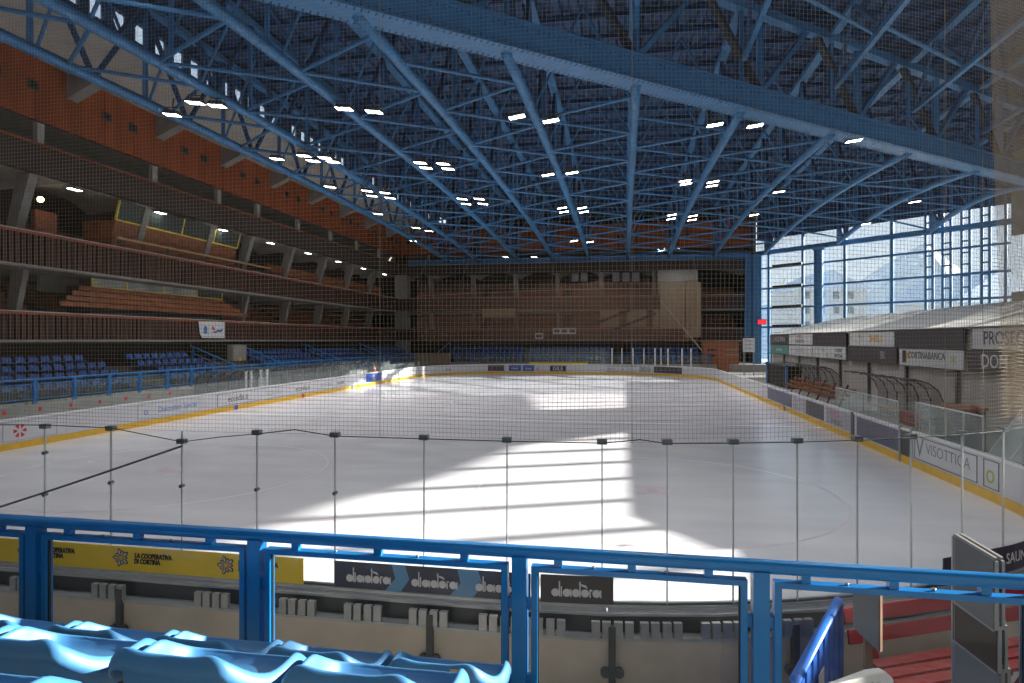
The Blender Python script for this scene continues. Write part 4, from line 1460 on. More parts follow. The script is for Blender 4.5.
def make_seat():
    root = thing('tribune_seat', 'x', 'seat')
    loop = rim_loop()
    NS = len(loop)
    prof = [(0.02, 0.0, 0), (0.40, 0.0, 0), (0.70, 0.004, 0.0), (0.84, 0.010, 0.04), (0.90, 0.012, 0.28), (0.94, 0.004, 0.70), (0.965, 0.0, 0.94), (0.985, 0.004, 1.0), (1.02, 0.002, 1.0), (1.06, -0.012, 1.0), (1.085, -0.032, 1.0), (1.09, -0.055, 1.0)]
    vs, fs = [], []
    for (s, dz, w) in prof:
        for p in loop:
            vs.append((p.x * s * 0.955, 0.13 + (p.y - 0.13) * s, dz + w * p.z))
    for r in range(len(prof) - 1):
        for k in range(NS):
            k2 = (k + 1) % NS
            fs.append((r * NS + k, r * NS + k2, (r + 1) * NS + k2, (r + 1) * NS + k))
    fs.append(tuple(range(NS)))
    mb = MB(); mb.add(vs, fs)
    o = mb.build('shell', 'seat_blue', root, smooth=True)
    so = o.modifiers.new('solid', 'SOLIDIFY'); so.thickness = 0.006; so.offset = -1
    # pedestal
    mb = MB()
    mb.box(-0.16, 0.16, 0.10, 0.16, -0.06, -0.005)
    mb.box(-0.03, 0.03, 0.10, 0.16, -0.49, -0.06)
    mb.box(-0.09, 0.09, 0.06, 0.20, -0.50, -0.49)
    mb.build('pedestal', 'dark_metal', root)
    return root


seat = make_seat()
first = True
PITCHS = 0.568
for (yy, zz, xs, lab) in (
        (2.58, 2.30, [-0.78 - PITCHS * k for k in range(7)], 'bright blue bucket seat in the row along the guard rail, %s from the aisle'),
        (1.72, 2.715, [-0.76 - PITCHS * k for k in range(5)], 'bright blue bucket seat in the second row behind the guard rail, %s from the aisle'),
        (0.86, 3.09, [-1.38 - PITCHS * k for k in range(2)], 'bright blue bucket seat in the third row behind the guard rail, %s from the aisle')):
    for x in xs:
        M = Matrix.Translation((x, yy, zz))
        if first:
            seat.matrix_basis = M; WM[seat] = M
            for c in seat.children:
                c.matrix_parent_inverse = Matrix.Identity(4)
                WM[c] = M @ c.matrix_basis
            s = seat; first = False
        else:
            s = copy_tree(seat, M)
        tag(s, lab % ORD[xs.index(x)], 'seat', 'tribune seats')
# number stickers on two backs
c = P(459, 677, Y=2.58 - 0.108)
rbox('number_sticker', (c.x, c.y, c.z), (0.075, 0.003, 0.06), Vector((0, 0, 0)).to_track_quat('Z', 'Y'), 'crate', seat.children[0])

# ================================================================== FOREGROUND, IN THE PIT
FZ = 0.28
# red slatted bench
be = thing('park_bench', 'weathered red slatted bench standing below the guard rail', 'bench', (4.0, 5.6, FZ))
A = P(903, 686, D=5.4); B = P(1105, 650, D=6.0)
sz = FZ + 0.72
ax = Vector((B.x - A.x, B.y - A.y, 0)); L = ax.length; ax.normalize()
ay = Vector((-ax.y, ax.x, 0))
O = Vector((A.x, A.y, 0))
rot = Matrix.Rotation(math.atan2(ax.y, ax.x), 4, 'Z')
print('BENCH', A, B)


def bslat(n, u0, u1, v, z, w, h, m, tilt=0.0):
    c = O + ax * ((u0 + u1) / 2) + ay * v + Vector((0, 0, z))
    M = Matrix.Translation(c) @ rot @ Matrix.Rotation(tilt, 4, 'X') @ Matrix.Diagonal((u1 - u0, w, h, 1))
    return link(bpy.data.objects.new(n, unit('box', m)), be, M)


SEATZ = A.z
for k in range(3):
    bslat('seat_slat', -0.05 + 0.02 * k, L + 0.1, 0.02 + 0.145 * k, SEATZ + 0.012 * k, 0.125, 0.035, 'bench_red_worn')
for k, z in enumerate((SEATZ + 0.24, SEATZ + 0.42)):
    bslat('back_slat', -0.16, L + 0.1, 0.44 + 0.05 * k, z, 0.03, 0.13, 'bench_red', -0.15)
for u in (0.12, L * 0.5, L - 0.2):
    bslat('leg', u - 0.03, u + 0.03, 0.04, (SEATZ + FZ) / 2, 0.05, SEATZ - FZ - 0.03, 'bench_red')
    bslat('leg', u - 0.03, u + 0.03, 0.36, (SEATZ + FZ) / 2, 0.05, SEATZ - FZ - 0.03, 'bench_red')
    bslat('seat_bearer', u - 0.03, u + 0.03, 0.20, SEATZ - 0.045, 0.42, 0.05, 'bench_red')
    c0 = O + ax * u + ay * 0.40; c1 = O + ax * u + ay * 0.50
    bar('back_upright', c0 + Vector((0, 0, SEATZ - 0.05)), c1 + Vector((0, 0, SEATZ + 0.42)), 0.05, 0.04, 'bench_red', be)
    c0 = O + ax * (u + 0.3) + ay * 0.04
    bar('brace', c0 + Vector((0, 0, SEATZ - 0.03)), O + ax * u + ay * 0.04 + Vector((0, 0, SEATZ - 0.35)), 0.03, 0.03, 'bench_red', be)

# small grey board on a wooden post before the bench
D0 = 5.0
t = thing('sign_board', 'back of a small grey board on a wooden post before the bench', 'sign', (*P(876, 600, D=D0)[:2], FZ))
pa, pb = P(853, 590, D=D0 + 0.12), P(879, 597, D=D0 - 0.05)
za, zb = P(853, 590, D=D0).z, P(853, 634, D=D0).z
mb = MB()
nrm = (Vector((pb.x, pb.y, 0)) - Vector((pa.x, pa.y, 0))).cross(Vector((0, 0, 1))).normalized()
mb.prism([(pa.x, pa.y, za), (pb.x, pb.y, za - 0.02), (pb.x, pb.y, zb - 0.12), (pa.x, pa.y, zb)], nrm * 0.0, nrm * -0.025)
mb.build('board', 'panel_grey', t)
mb = MB()
mb.prism([(pb.x, pb.y, za), (pb.x + 0.012, pb.y, za), (pb.x + 0.012, pb.y, zb - 0.12), (pb.x, pb.y, zb - 0.12)], nrm * 0.004, nrm * -0.03)
mb.build('edge_trim', 'post_wood', t)
pc = P(869, 640, D=D0 + 0.06)
box('post', pc.x - 0.028, pc.x + 0.028, pc.y, pc.y + 0.045, FZ, za - 0.05, 'post_wood', t)
box('foot', pc.x - 0.15, pc.x + 0.15, pc.y - 0.15, pc.y + 0.2, FZ, FZ + 0.05, 'post_wood', t)

# stacked grey framed panels
DP = 4.6
stackz = [(P(950, 536, D=DP).z, P(950, 600, D=DP).z, 'upper'), (P(950, 596, D=DP).z, P(950, 640, D=DP).z, 'middle'), (P(950, 636, D=DP).z, FZ, 'lowest')]
labs = {'upper': 'grey framed panel on top of the leaning panel stack', 'middle': 'brownish glossy framed panel in the middle of the leaning stack', 'lowest': 'tall grey framed panel at the bottom of the leaning stack'}
for i, (zt, zb, nm) in enumerate(stackz):
    a = P(952, 600, D=DP + 0.02 * i); b = P(993 + 3 * i, 600, D=DP - 0.32)
    a = Vector((a.x, a.y, 0)); b = Vector((b.x, b.y, 0))
    nrm = (b - a).cross(Vector((0, 0, 1))).normalized()
    if nrm.x < 0: nrm = -nrm
    drop = 0.07
    t = thing('framed_panel', labs[nm], 'panel', (a.x, a.y, zb))
    quad = [(a.x, a.y, zt), (b.x, b.y, zt - drop), (b.x, b.y, zb - (drop if i < 2 else 0)), (a.x, a.y, zb)]
    for k in range(2):
        mb = MB()
        mb.prism(quad, nrm * (0.05 * k + 0.004), nrm * (0.05 * k + 0.036))
        mb.build('sheet', 'panel_grey' if nm != 'middle' else 'fascia_dark', t)
        for (p, q) in ((0, 1), (1, 2), (2, 3), (3, 0)):
            v0, v1 = Vector(quad[p]) + nrm * (0.05 * k + 0.02), Vector(quad[q]) + nrm * (0.05 * k + 0.02)
            bar('frame_rail', v0, v1, 0.02, 0.044, 'panel_edge', t)

# blue plastic barrier, seen from its end
t = thing('crowd_barrier', 'blue plastic crowd barrier with a white sticker beside the red bench', 'barrier', (*P(820, 640, D=5.5)[:2], FZ))
a = P(839, 599, D=6.2); b = P(793, 690, D=4.85)
zt = a.z; zt2 = P(796, 680, D=4.9).z
A2, B2 = Vector((a.x, a.y, 0)), Vector((b.x, b.y, 0))
dr = (B2 - A2).normalized(); nr = Vector((dr.y, -dr.x, 0))
if nr.x < 0: nr = -nr
mb = MB()
mb.prism([(A2.x, A2.y, FZ + 0.12), (B2.x, B2.y, FZ + 0.12), (B2.x, B2.y, zt2 - 0.1), (A2.x, A2.y, zt - 0.06)], nr * -0.012, nr * 0.014)
mb.build('panel', 'barrier_blue', t)
for k in range(8):
    p = A2.lerp(B2, (k + 0.5) / 8)
    zz = zt + (zt2 - zt) * (k + 0.5) / 8
    bar('rib', Vector((p.x, p.y, FZ + 0.12)), Vector((p.x, p.y, zz - 0.06)), 0.05, 0.03, 'barrier_blue', t)
mb = MB()
mb.tube([Vector((A2.x, A2.y, FZ + 0.1)), Vector((A2.x, A2.y, zt - 0.04)), Vector((A2.x, A2.y, zt)) + dr * 0.05, Vector((B2.x, B2.y, zt2)) - dr * 0.05, Vector((B2.x, B2.y, zt2 - 0.05)), Vector((B2.x, B2.y, FZ + 0.1))], 0.045, 8)
mb.build('rim', 'barrier_blue', t, smooth=True)
for p in (A2.lerp(B2, 0.1), A2.lerp(B2, 0.9)):
    bar('foot', Vector((p.x, p.y, FZ + 0.03)) - nr * 0.3, Vector((p.x, p.y, FZ + 0.03)) + nr * 0.3, 0.08, 0.06, 'barrier_blue', t)
c = A2.lerp(B2, 0.55)
M = facing(c - nr * 0.02 + Vector((0, 0, zt - 0.45)), dr)
link(bpy.data.objects.new('sticker', unit('box', 'white')), t, M @ Matrix.Diagonal((0.2, 0.28, 0.006, 1)))
link(bpy.data.objects.new('sticker', unit('box', 'white')), t, facing(c + nr * 0.04 + Vector((0, 0, zt - 0.45)), dr) @ Matrix.Diagonal((0.2, 0.28, 0.006, 1)))

# white plastic barrier with a hand slot
t = thing('crowd_barrier', 'white plastic barrier with an oval hand slot before the blue barrier', 'barrier', (*P(850, 680, D=3.95)[:2], FZ))
a = P(806, 690, D=3.9); b = P(893, 684, D=4.15); c = P(865, 669, D=4.1)
A3, B3 = Vector((a.x, a.y, 0)), Vector((b.x, b.y, 0))
ht = c.z
dr = (B3 - A3).normalized(); LL = (B3 - A3).length
Mw = facing(A3, dr)
outline = [(0, FZ + 0.1)] + [(0, ht - 0.16), (0.06, ht - 0.08), (0.2, ht - 0.03), (LL - 0.22, ht), (LL - 0.1, ht - 0.01), (LL - 0.03, ht - 0.07), (LL, ht - 0.18), (LL, FZ + 0.1)]
slot = [(LL - 0.30, ht - 0.075), (LL - 0.15, ht - 0.06), (LL - 0.13, ht - 0.085), (LL - 0.15, ht - 0.11), (LL - 0.30, ht - 0.125), (LL - 0.32, ht - 0.10)]
bm = bmesh.new()
def loopv(pts, z): return [bm.verts.new((p[0], p[1], z)) for p in pts]
fr_o, fr_i = loopv(outline, 0.03), loopv(slot, 0.03)
bk_o, bk_i = loopv(outline, -0.03), loopv(slot, -0.03)
for (o_, i_) in ((fr_o, fr_i), (bk_o, bk_i)):
    es = [bm.edges.new((o_[k], o_[(k + 1) % len(o_)])) for k in range(len(o_))] + [bm.edges.new((i_[k], i_[(k + 1) % len(i_)])) for k in range(len(i_))]
    bmesh.ops.triangle_fill(bm, use_beauty=True, edges=es)
for (f_, k_) in ((fr_o, bk_o), (fr_i, bk_i)):
    for k in range(len(f_)):
        bm.faces.new((f_[k], f_[(k + 1) % len(f_)], k_[(k + 1) % len(f_)], k_[k]))
bmesh.ops.recalc_face_normals(bm, faces=bm.faces)
me = bpy.data.meshes.new('panel'); bm.to_mesh(me); bm.free()
me.materials.append(MATS['barrier_white'])
o = link(bpy.data.objects.new('panel', me), t, Mw)
bv = o.modifiers.new('bevel', 'BEVEL'); bv.width = 0.012; bv.segments = 2
for u in (0.15, LL - 0.15):
    p = A3 + dr * u
    box('foot', p.x - 0.05, p.x + 0.05, p.y - 0.25, p.y + 0.25, FZ, FZ + 0.1, 'barrier_white', t)

# ================================================================== MARQUEE WITH ADVERTS (beyond the side boards)
TXF, TXB = 14.0, 20.0
tent = thing('marquee', 'long white tent roofed box row beside the rink', 'marquee', (17, 44, 0.28))
Y0, Y1 = 12.4, 63.5
bays = 11
YE = [12.4, 16.0] + [19.7 + (63.5 - 19.7) * k / 9 for k in range(10)]
for k in range(bays):
    ya, yb = YE[k], YE[k + 1]
    zo = -0.62 if k < 2 else 0.0
    mb = MB()
    n = 6
    vs, fs = [], []
    for i in range(n + 1):
        u = i / n
        for j in range(5):
            w = j / 4
            sag = -0.16 * math.sin(math.pi * w) * math.sin(math.pi * u)
            vs.append((TXF - 0.15 + (TXB - TXF + 0.15) * u, ya + (yb - ya) * w, 4.42 + zo + 1.5 * u + sag))
    for i in range(n):
        for j in range(4):
            fs.append((i * 5 + j, i * 5 + j + 1, (i + 1) * 5 + j + 1, (i + 1) * 5 + j))
    mb.add(vs, fs)
    mb.build('roof_sheet', 'tent_white', tent)
    mb = MB()
    mb.add([(TXB, ya, 5.92 + zo), (TXB, yb, 5.92 + zo), (TXB + 5, yb, 4.5), (TXB + 5, ya, 4.5)], [(0, 1, 2, 3)])
    mb.build('roof_sheet', 'tent_white', tent)
    box('front_wall', TXF + 0.12, TXF + 0.2, ya + 0.05, yb - 0.05, 0.28, 2.58, 'tent_wall', tent)
    box('valance', TXF + 0.12, TXF + 0.18, ya + 0.02, yb - 0.02, 2.58, 4.34 + zo, 'tent_wall', tent)
for k in range(bays + 1):
    y = YE[k]
    zo = -0.62 if k < 2 else 0.0
    box('post', TXF - 0.05, TXF + 0.08, y - 0.07, y + 0.07, 0.28, 4.4 + zo, 'dark_metal', tent)
    bar('rafter', (TXF, y, 4.36 + zo), (TXB, y, 5.86 + zo), 0.08, 0.1, 'dark_metal', tent)
box('eaves_rail', TXF - 0.06, TXF + 0.06, 19.7, Y1, 4.36, 4.44, 'metal_grey', tent)
box('back_wall', TXB + 4.8, TXB + 5, Y0, Y1, 0.28, 3.8, 'tent_wall', tent)
box('end_wall', TXF + 0.3, TXB + 4.8, Y1 - 0.1, Y1, 0.28, 4.4, 'tent_wall', tent)


def tent_ad(px0, px1, row, m, label, words=()):
    y1, y0 = P(px0, 340, X=TXF).y, P(px1, 340, X=TXF).y
    z0, z1 = ((3.50, 4.36) if row else (2.60, 3.46))
    t = thing('advert_banner', label, 'advert', (TXF - 0.08, (y0 + y1) / 2, z0), 'adverts on the marquee front')
    pl = box('sheet', TXF - 0.10, TXF - 0.07, y0 + 0.08, y1 - 0.08, z0, z1, m, t)
    for (a, b, c, d) in ((y0 + 0.05, y1 - 0.05, z0 - 0.02, z0 + 0.02), (y0 + 0.05, y1 - 0.05, z1 - 0.02, z1 + 0.02)):
        box('batten', TXF - 0.12, TXF - 0.06, a, b, c, d, 'dark_metal', t)
    for w in words:
        text(w[0], w[2], facing((TXF - 0.104, y1 - (y1 - y0) * w[1], (z0 + z1) / 2 + (w[4] if len(w) > 4 else 0)), (0, -1, 0)), w[3], pl, sx=(w[5] if len(w) > 5 else 1.0), bold=0.006)


tent_ad(771, 790, 1, 'board_dark', 'dark banner with grey capitals at the far end of the marquee', [('LAGUNA', 0.5, 0.7, 'board_grey', 0, 1.6)])
tent_ad(790, 814, 1, 'grey_white', 'white banner with a red line and dark lettering on the marquee', [('HOTEL', 0.5, 0.35, 'ad_red', 0.2, 1.5), ('DA RITA', 0.5, 0.4, 'board_dark', -0.15, 1.5)])
tent_ad(814, 848, 1, 'board_dark', 'plain black banner beside the banner with orange lettering')
tent_ad(851, 897, 1, 'grey_white', 'white banner with orange fork mark and orange lettering', [('SHIBUI', 0.62, 0.6, 'ad_ochre', 0, 1.1), ('Y', 0.26, 0.9, 'ad_ochre')])
tent_ad(897, 967, 1, 'board_dark', 'long black banner above the bank banner')
tent_ad(974, 1045, 1, 'grey_white', 'white banner with large dark capitals PROS', [('PROSECCO', 0.62, 0.75, 'board_dark', 0, 0.95)])
tent_ad(771, 790, 0, 'ad_teal', 'teal green banner below the dark banner with grey capitals', [('cortina', 0.5, 0.5, 'grey_white', 0, 1.6)])
tent_ad(790, 814, 0, 'grey_white', 'white banner with faint grey lettering on the marquee', [('HOTEL', 0.5, 0.45, 'board_grey', 0, 1.5)])
tent_ad(814, 848, 0, 'grey_white', 'white banner with two green leaf marks', [('2', 0.18, 0.8, 'ad_green'), ('BIO', 0.35, 0.4, 'board_grey', 0.12), ('A', 0.47, 0.6, 'ad_green', -0.15), ('CUCINA', 0.8, 0.35, 'board_dark', 0.15), ('MONTANA', 0.8, 0.3, 'board_dark', -0.2)])
tent_ad(849, 899, 0, 'board_dark', 'black banner with a faint white mark below the orange lettered banner', [('SK', 0.75, 0.6, 'board_grey')])
tent_ad(901, 967, 0, 'grey_white', 'white banner reading CORTINABANCA with a blue and orange mark', [('CORTINABANCA', 0.46, 0.46, 'board_dark', 0.1, 1.0), ('*', 0.86, 1.0, 'ad_green', -0.2)])
y = P(908, 356, X=TXF).y
bk = [o for o in bpy.data.objects if o.get('label', '').startswith('white banner reading CORTINABANCA')][0].children[0]
box('blue_half', TXF - 0.112, TXF - 0.102, y - 0.05, y + 0.38, 2.75, 3.35, 'ad_navy', bk)
box('orange_half', TXF - 0.116, TXF - 0.106, y - 0.3, y - 0.05, 2.95, 3.25, 'ad_ochre', bk)
tent_ad(969, 1045, 0, 'board_dark', 'black banner with pale outlined capitals below the PROS banner', [('DOM', 0.42, 0.75, 'grey_white')])

# ================================================================== BESIDE THE SIDE BOARDS
def pv(px, py, X): return P(px, py, X=X)


# wooden bleacher benches
y1, y0 = pv(788, 385, 10.8).y, pv(846, 400, 10.8).y
t = thing('spectator_bench', 'brown timber spectator bench of three boards behind the boards', 'bench', (11, (y0 + y1) / 2, 0.28))
for k in range(3):
    box('bench_board', 10.6 + 0.28 * k, 10.72 + 0.28 * k, y0, y1, 0.86 + 0.2 * k, 1.02 + 0.2 * k, 'bench_wood', t)
for k in range(6):
    y = y0 + (y1 - y0) * (k + 0.5) / 6
    bar('support', (10.68, y, 0.28), (11.2, y, 1.6), 0.06, 0.08, 'dark_metal', t)
# glass boxes: panes with pale edges
for (pa, pb, zt, lab) in ((840, 903, 1.85, 'low glass screen behind the violet advert of the side boards'), (921, 990, 1.95, 'glass screen behind the VISOTTICA advert')):
    y1, y0 = pv(pa, 400, 9.0).y, pv(pb, 420, 9.0).y
    t = thing('bench_glass', lab, 'glass screen', (9.0, (y0 + y1) / 2, 1.1))
    n = 4
    for k in range(n):
        a, b = y0 + (y1 - y0) * k / n, y0 + (y1 - y0) * (k + 1) / n
        box('glass_pane', 8.84, 8.86, a + 0.01, b - 0.01, 1.1, zt, 'side_glass', t)
        box('pane_edge', 8.83, 8.87, a - 0.012, a + 0.012, 1.1, zt, 'galvanised', t)
    box('pane_edge', 8.83, 8.87, y1 - 0.012, y1 + 0.012, 1.1, zt, 'galvanised', t)
    box('end_pane', 8.86, 10.2, y1 - 0.012, y1 + 0.012, 0.28, zt, 'side_glass', t)
    box('end_pane', 8.86, 10.2, y0 - 0.012, y0 + 0.012, 0.28, zt, 'side_glass', t)
    box('top_edge', 8.83, 8.87, y0, y1, zt, zt + 0.03, 'grey_white', t)


def dugout(x0, y0, y1, s, label, z0=0.28, h=2.0, m='poly_sheet', dep=1.5, parts=6):
    """curved clear shelter on hoops; s = +1 opens towards +x"""
    t = thing('player_shelter', label, 'shelter', (x0, (y0 + y1) / 2, z0))
    prof = [(0, 0), (0, h * 0.55), (0.12 * dep, h * 0.78), (0.35 * dep, h * 0.93), (0.65 * dep, h), (dep, h)]
    for k in range(parts + 1):
        y = y0 + (y1 - y0) * k / parts
        mb = MB(); mb.tube([(x0 + s * a, y, z0 + b) for a, b in prof], 0.03, 6); mb.build('hoop', 'dark_metal', t)
    for k in range(parts):
        a, b = y0 + (y1 - y0) * k / parts, y0 + (y1 - y0) * (k + 1) / parts
        mb = MB()
        vs = []
        for (u, v) in prof: vs += [(x0 + s * u, a + 0.03, z0 + v), (x0 + s * u, b - 0.03, z0 + v)]
        mb.add(vs, [(2 * i, 2 * i + 1, 2 * i + 3, 2 * i + 2) for i in range(len(prof) - 1)])
        mb.build('cover_sheet', m, t)
    box('bench_board', x0 + s * 0.3, x0 + s * 0.65, y0 + 0.1, y1 - 0.1, z0 + 0.42, z0 + 0.47, 'tan_wood', t)
    return t


dugout(12.6, 27.5, 34.0, -1, 'hooped clear shelter below the black banners of the marquee', h=2.0, dep=1.6)
dugout(12.8, 40, 48, -1, 'hooped clear shelter at the timber spectator bench', h=2.0, dep=1.6)
dugout(-24.4, 32.0, 38.2, 1, 'first hooped grey player shelter along the far side boards', h=1.75)
dugout(-24.4, 39.6, 54.0, 1, 'second, longer hooped grey player shelter along the far side boards', h=1.75, parts=9)

t = thing('red_bench', 'dark red slatted bench seen over the gate in the boards', 'bench', (9.6, 20.6, 0.28))
y1, y0 = pv(902, 420, 9.6).y, pv(921, 430, 9.6).y
for k in range(3):
    box('back_slat', 9.55, 9.6, y0, y1, 0.95 + 0.17 * k, 1.07 + 0.17 * k, 'bench_red', t)
box('seat_slat', 9.15, 9.5, y0, y1, 0.70, 0.74, 'bench_red', t)
for y in (y0 + 0.1, y1 - 0.1):
    box('leg', 9.5, 9.56, y - 0.03, y + 0.03, 0.28, 1.45, 'bench_red', t)
    box('leg', 9.15, 9.21, y - 0.03, y + 0.03, 0.28, 0.70, 'bench_red', t)
y1, y0 = pv(993, 385, 11.5).y, pv(1040, 385, 11.5).y
t = thing('leaning_sheet', 'big white sheet leaning against the marquee front', 'sheet', (12, (y0 + y1) / 2, 0.28))
mb = MB(); mb.prism([(11.4, 0, 0.28), (12.9, 0, 2.5), (12.95, 0, 2.45), (11.45, 0, 0.23 + 0.05)], (0, y0, 0), (0, y1, 0)); mb.build('panel', 'grey_white', t)
for y in (y0, (y0 + y1) / 2, y1): bar('stiffener', (11.38, y, 0.3), (12.88, y, 2.52), 0.05, 0.03, 'white', t)
t = thing('storage_crate', 'dark storage crate with orange edge behind the glass screen', 'crate', (11, 21.5, 0.28))
y1, y0 = pv(948, 405, 11.0).y, pv(972, 405, 11.0).y
box('body', 10.6, 11.4, y0, y1, 0.28, 1.62, 'dark_metal', t); box('lid', 10.55, 11.45, y0 - 0.05, y1 + 0.05, 1.62, 1.70, 'kiosk_wood', t)

# scorer's box, notices, timber kiosk at the far corner
y1, y0 = pv(770, 375, 12.0).y, pv(790, 375, 12.0).y
t = thing('timekeeper_box', 'black timekeeper box with blue frame behind the side boards', 'box', (12, (y0 + y1) / 2, 0.28))
box('body', 11.8, 12.8, y0, y1, 0.28, 1.9, 'black', t)
for y in (y0, y1): box('frame_post', 11.7, 11.82, y - 0.2, y + 0.2, 0.28, 2.05, 'rail_blue', t)
box('counter', 11.6, 12.9, y0 - 0.3, y1 + 0.3, 1.9, 1.98, 'dark_metal', t)
a, b = P(743, 338, Y=66), P(755, 352, Y=66)
t = thing('notice_board', 'white notice board on legs beside the timber kiosk', 'sign', ((a.x + b.x) / 2, 66, 0.28))
box('board', a.x, b.x, 66, 66.1, b.z, a.z, 'grey_white', t)
for k in range(3): box('print_line', a.x + 0.25, b.x - 0.25, 65.985, 66.0, b.z + 0.35 + 0.35 * k, b.z + 0.45 + 0.35 * k, 'board_grey', t)
for x in (a.x + 0.1, b.x - 0.1): box('leg', x - 0.05, x + 0.05, 66.02, 66.12, 0.28, b.z, 'metal_grey', t)
a, b = P(703, 342, Y=74.6), P(739, 360, Y=74.6)
t = thing('timber_kiosk', 'reddish brown timber kiosk with pale sign boards at the far corner', 'kiosk', ((a.x + b.x) / 2, 75, 1.08))
n = 6
for k in range(n):
    z0 = 1.08 + (a.z - 1.08) * k / n
    box('plank', a.x, b.x, 74.6, 74.7, z0 + 0.01, 1.08 + (a.z - 1.08) * (k + 1) / n - 0.01, 'kiosk_wood', t)
box('core', a.x + 0.05, b.x - 0.05, 74.7, 75.8, 1.08, a.z - 0.05, 'kiosk_wood', t)
mb = MB(); mb.prism([(a.x - 0.2, 74.4, a.z), (b.x + 0.2, 74.4, a.z), (b.x + 0.2, 76, a.z), (a.x - 0.2, 76, a.z)], (0, 0, 0), (0, 0, 0.1)); mb.build('roof', 'kiosk_wood', t)
for (u, v, w) in ((0.13, 0.6, 0.25), (0.62, 0.62, 0.35), (0.13, 0.35, 0.22), (0.6, 0.38, 0.4)):
    x = a.x + (b.x - a.x) * u; z = 1.08 + (a.z - 1.08) * v
    box('sign', x, x + (b.x - a.x) * w, 74.56, 74.6, z, z + 0.22, 'crate' if u > 0.5 else 'dark_concrete', t)
a, b = P(718, 358, Y=72.2), P(729, 372, Y=72.2)
t = thing('timber_cabinet', 'small orange brown timber cabinet behind the corner of the boards', 'cabinet', ((a.x + b.x) / 2, 72.4, 0.28))
box('body', a.x, b.x, 72.2, 72.9, 0.28, a.z, 'bench_wood', t)
for k in range(4): box('slat', a.x + 0.05, b.x - 0.05, 72.15, 72.2, 0.45 + 0.35 * k, 0.68 + 0.35 * k, 'kiosk_wood', t)
a, b = P(415, 353, Y=73.2), P(449, 367, Y=73.2)
t = thing('wooden_crate', 'large tan wooden crate at the corner by the end seats', 'crate', ((a.x + b.x) / 2, 73.5, 0.28))
n = 8
for k in range(n):
    x0, x1 = a.x + (b.x - a.x) * k / n, a.x + (b.x - a.x) * (k + 1) / n
    box('plank', x0 + 0.01, x1 - 0.01, 73.2, 73.26, 0.28, a.z, 'crate', t)
box('core', a.x + 0.02, b.x - 0.02, 73.26, 73.9, 0.28, a.z - 0.03, 'crate', t)
for z in (0.5, a.z - 0.15): box('batten', a.x, b.x, 73.15, 73.2, z - 0.06, z + 0.06, 'crate', t)
a = P(762, 322, Y=76.5)
t = thing('exit_sign', 'small glowing red sign on the blue corner column', 'sign', (a.x, 76.5, a.z))
box('face', a.x - 0.45, a.x + 0.45, 76.45, 76.5, a.z - 0.25, a.z + 0.25, 'exit_red', t)
box('case', a.x - 0.5, a.x + 0.5, 76.5, 76.7, a.z - 0.3, a.z + 0.3, 'dark_metal', t)
# white posts at the end boards
for px in (612, 622, 633, 644, 655, 661, 668, 682, 691):
    x = P(px, 352, Y=YF + 0.9).x
    t = thing('gate_post', 'slim white post standing behind the end boards', 'post', (x, YF + 0.9, 0.28), 'white posts behind the end boards')
    box('shaft', x - 0.06, x + 0.06, YF + 0.84, YF + 0.96, 0.28, 2.9, 'white', t)
    box('cap', x - 0.08, x + 0.08, YF + 0.82, YF + 0.98, 2.9, 2.96, 'white', t)
for px in (246, 251, 261, 267):
    y = P(px, 385, X=XL - 0.5).y
    t = thing('gate_post', 'slim white post standing before the first player shelter', 'post', (XL - 0.5, y, 0.28), 'white posts before the player shelter')
    box('shaft', XL - 0.55, XL - 0.45, y - 0.05, y + 0.05, 0.28, 2.0, 'white', t)
    box('cap', XL - 0.57, XL - 0.43, y - 0.07, y + 0.07, 2.0, 2.05, 'white', t)
# traffic cone
y = P(374, 372, X=XL - 0.1).y
t = thing('traffic_cone', 'orange and white traffic cone standing on the boards', 'cone', (XL - 0.1, y, 1.1))
for k, (r0, r1, z0, z1, m) in enumerate(((0.24, 0.24, 0, 0.05, 'cone_orange'), (0.17, 0.14, 0.05, 0.25, 'cone_orange'), (0.14, 0.10, 0.25, 0.5, 'white'), (0.10, 0.06, 0.5, 0.75, 'cone_orange'))):
    mb = MB(); mb.tube([(XL - 0.1, y, 1.1 + z0), (XL - 0.1, y, 1.1 + z1)], [r0, r1], 12); mb.build('base' if k == 0 else 'cone_band', m, t)
# low glass on the far-side boards, with red marks
t = thing('side_glass', 'low clear glass with small red marks on the far side boards', 'glass screen', (XL - 0.08, 26, 1.1))
y = 17.0
while y < 66:
    tall = 31.5 < y < 54
    h = 1.95 if tall else 1.62
    box('glass_pane', XL - 0.09, XL - 0.07, y + 0.01, y + 1.97, 1.10, h, 'side_glass', t)
    box('pane_edge', XL - 0.095, XL - 0.065, y - 0.012, y + 0.012, 1.10, h, 'galvanised', t)
    y += 1.98
for px in (4, 40, 71, 100, 126, 149, 170):
    p = P(px, 415, X=XL - 0.06)
    mb = MB()
    mb.prism([(XL - 0.064, p.y + 0.11 * math.cos(2 * math.pi * k / 8) * (1 if k % 2 else 0.55), 1.32 + 0.11 * math.sin(2 * math.pi * k / 8) * (1 if k % 2 else 0.7)) for k in range(8)], (0, 0, 0), (0.003, 0, 0))
    mb.build('red_mark', 'ad_red', t)
t = thing('end_glass', 'clear glass panes on the end boards', 'glass screen', (-5, YF + 0.1, 1.1))
x = XL + RC
while x < XR - RC - 1.9:
    box('glass_pane', x + 0.01, x + 1.9, YF + 0.09, YF + 0.11, 1.1, 2.9, 'side_glass', t)
    x += 1.92

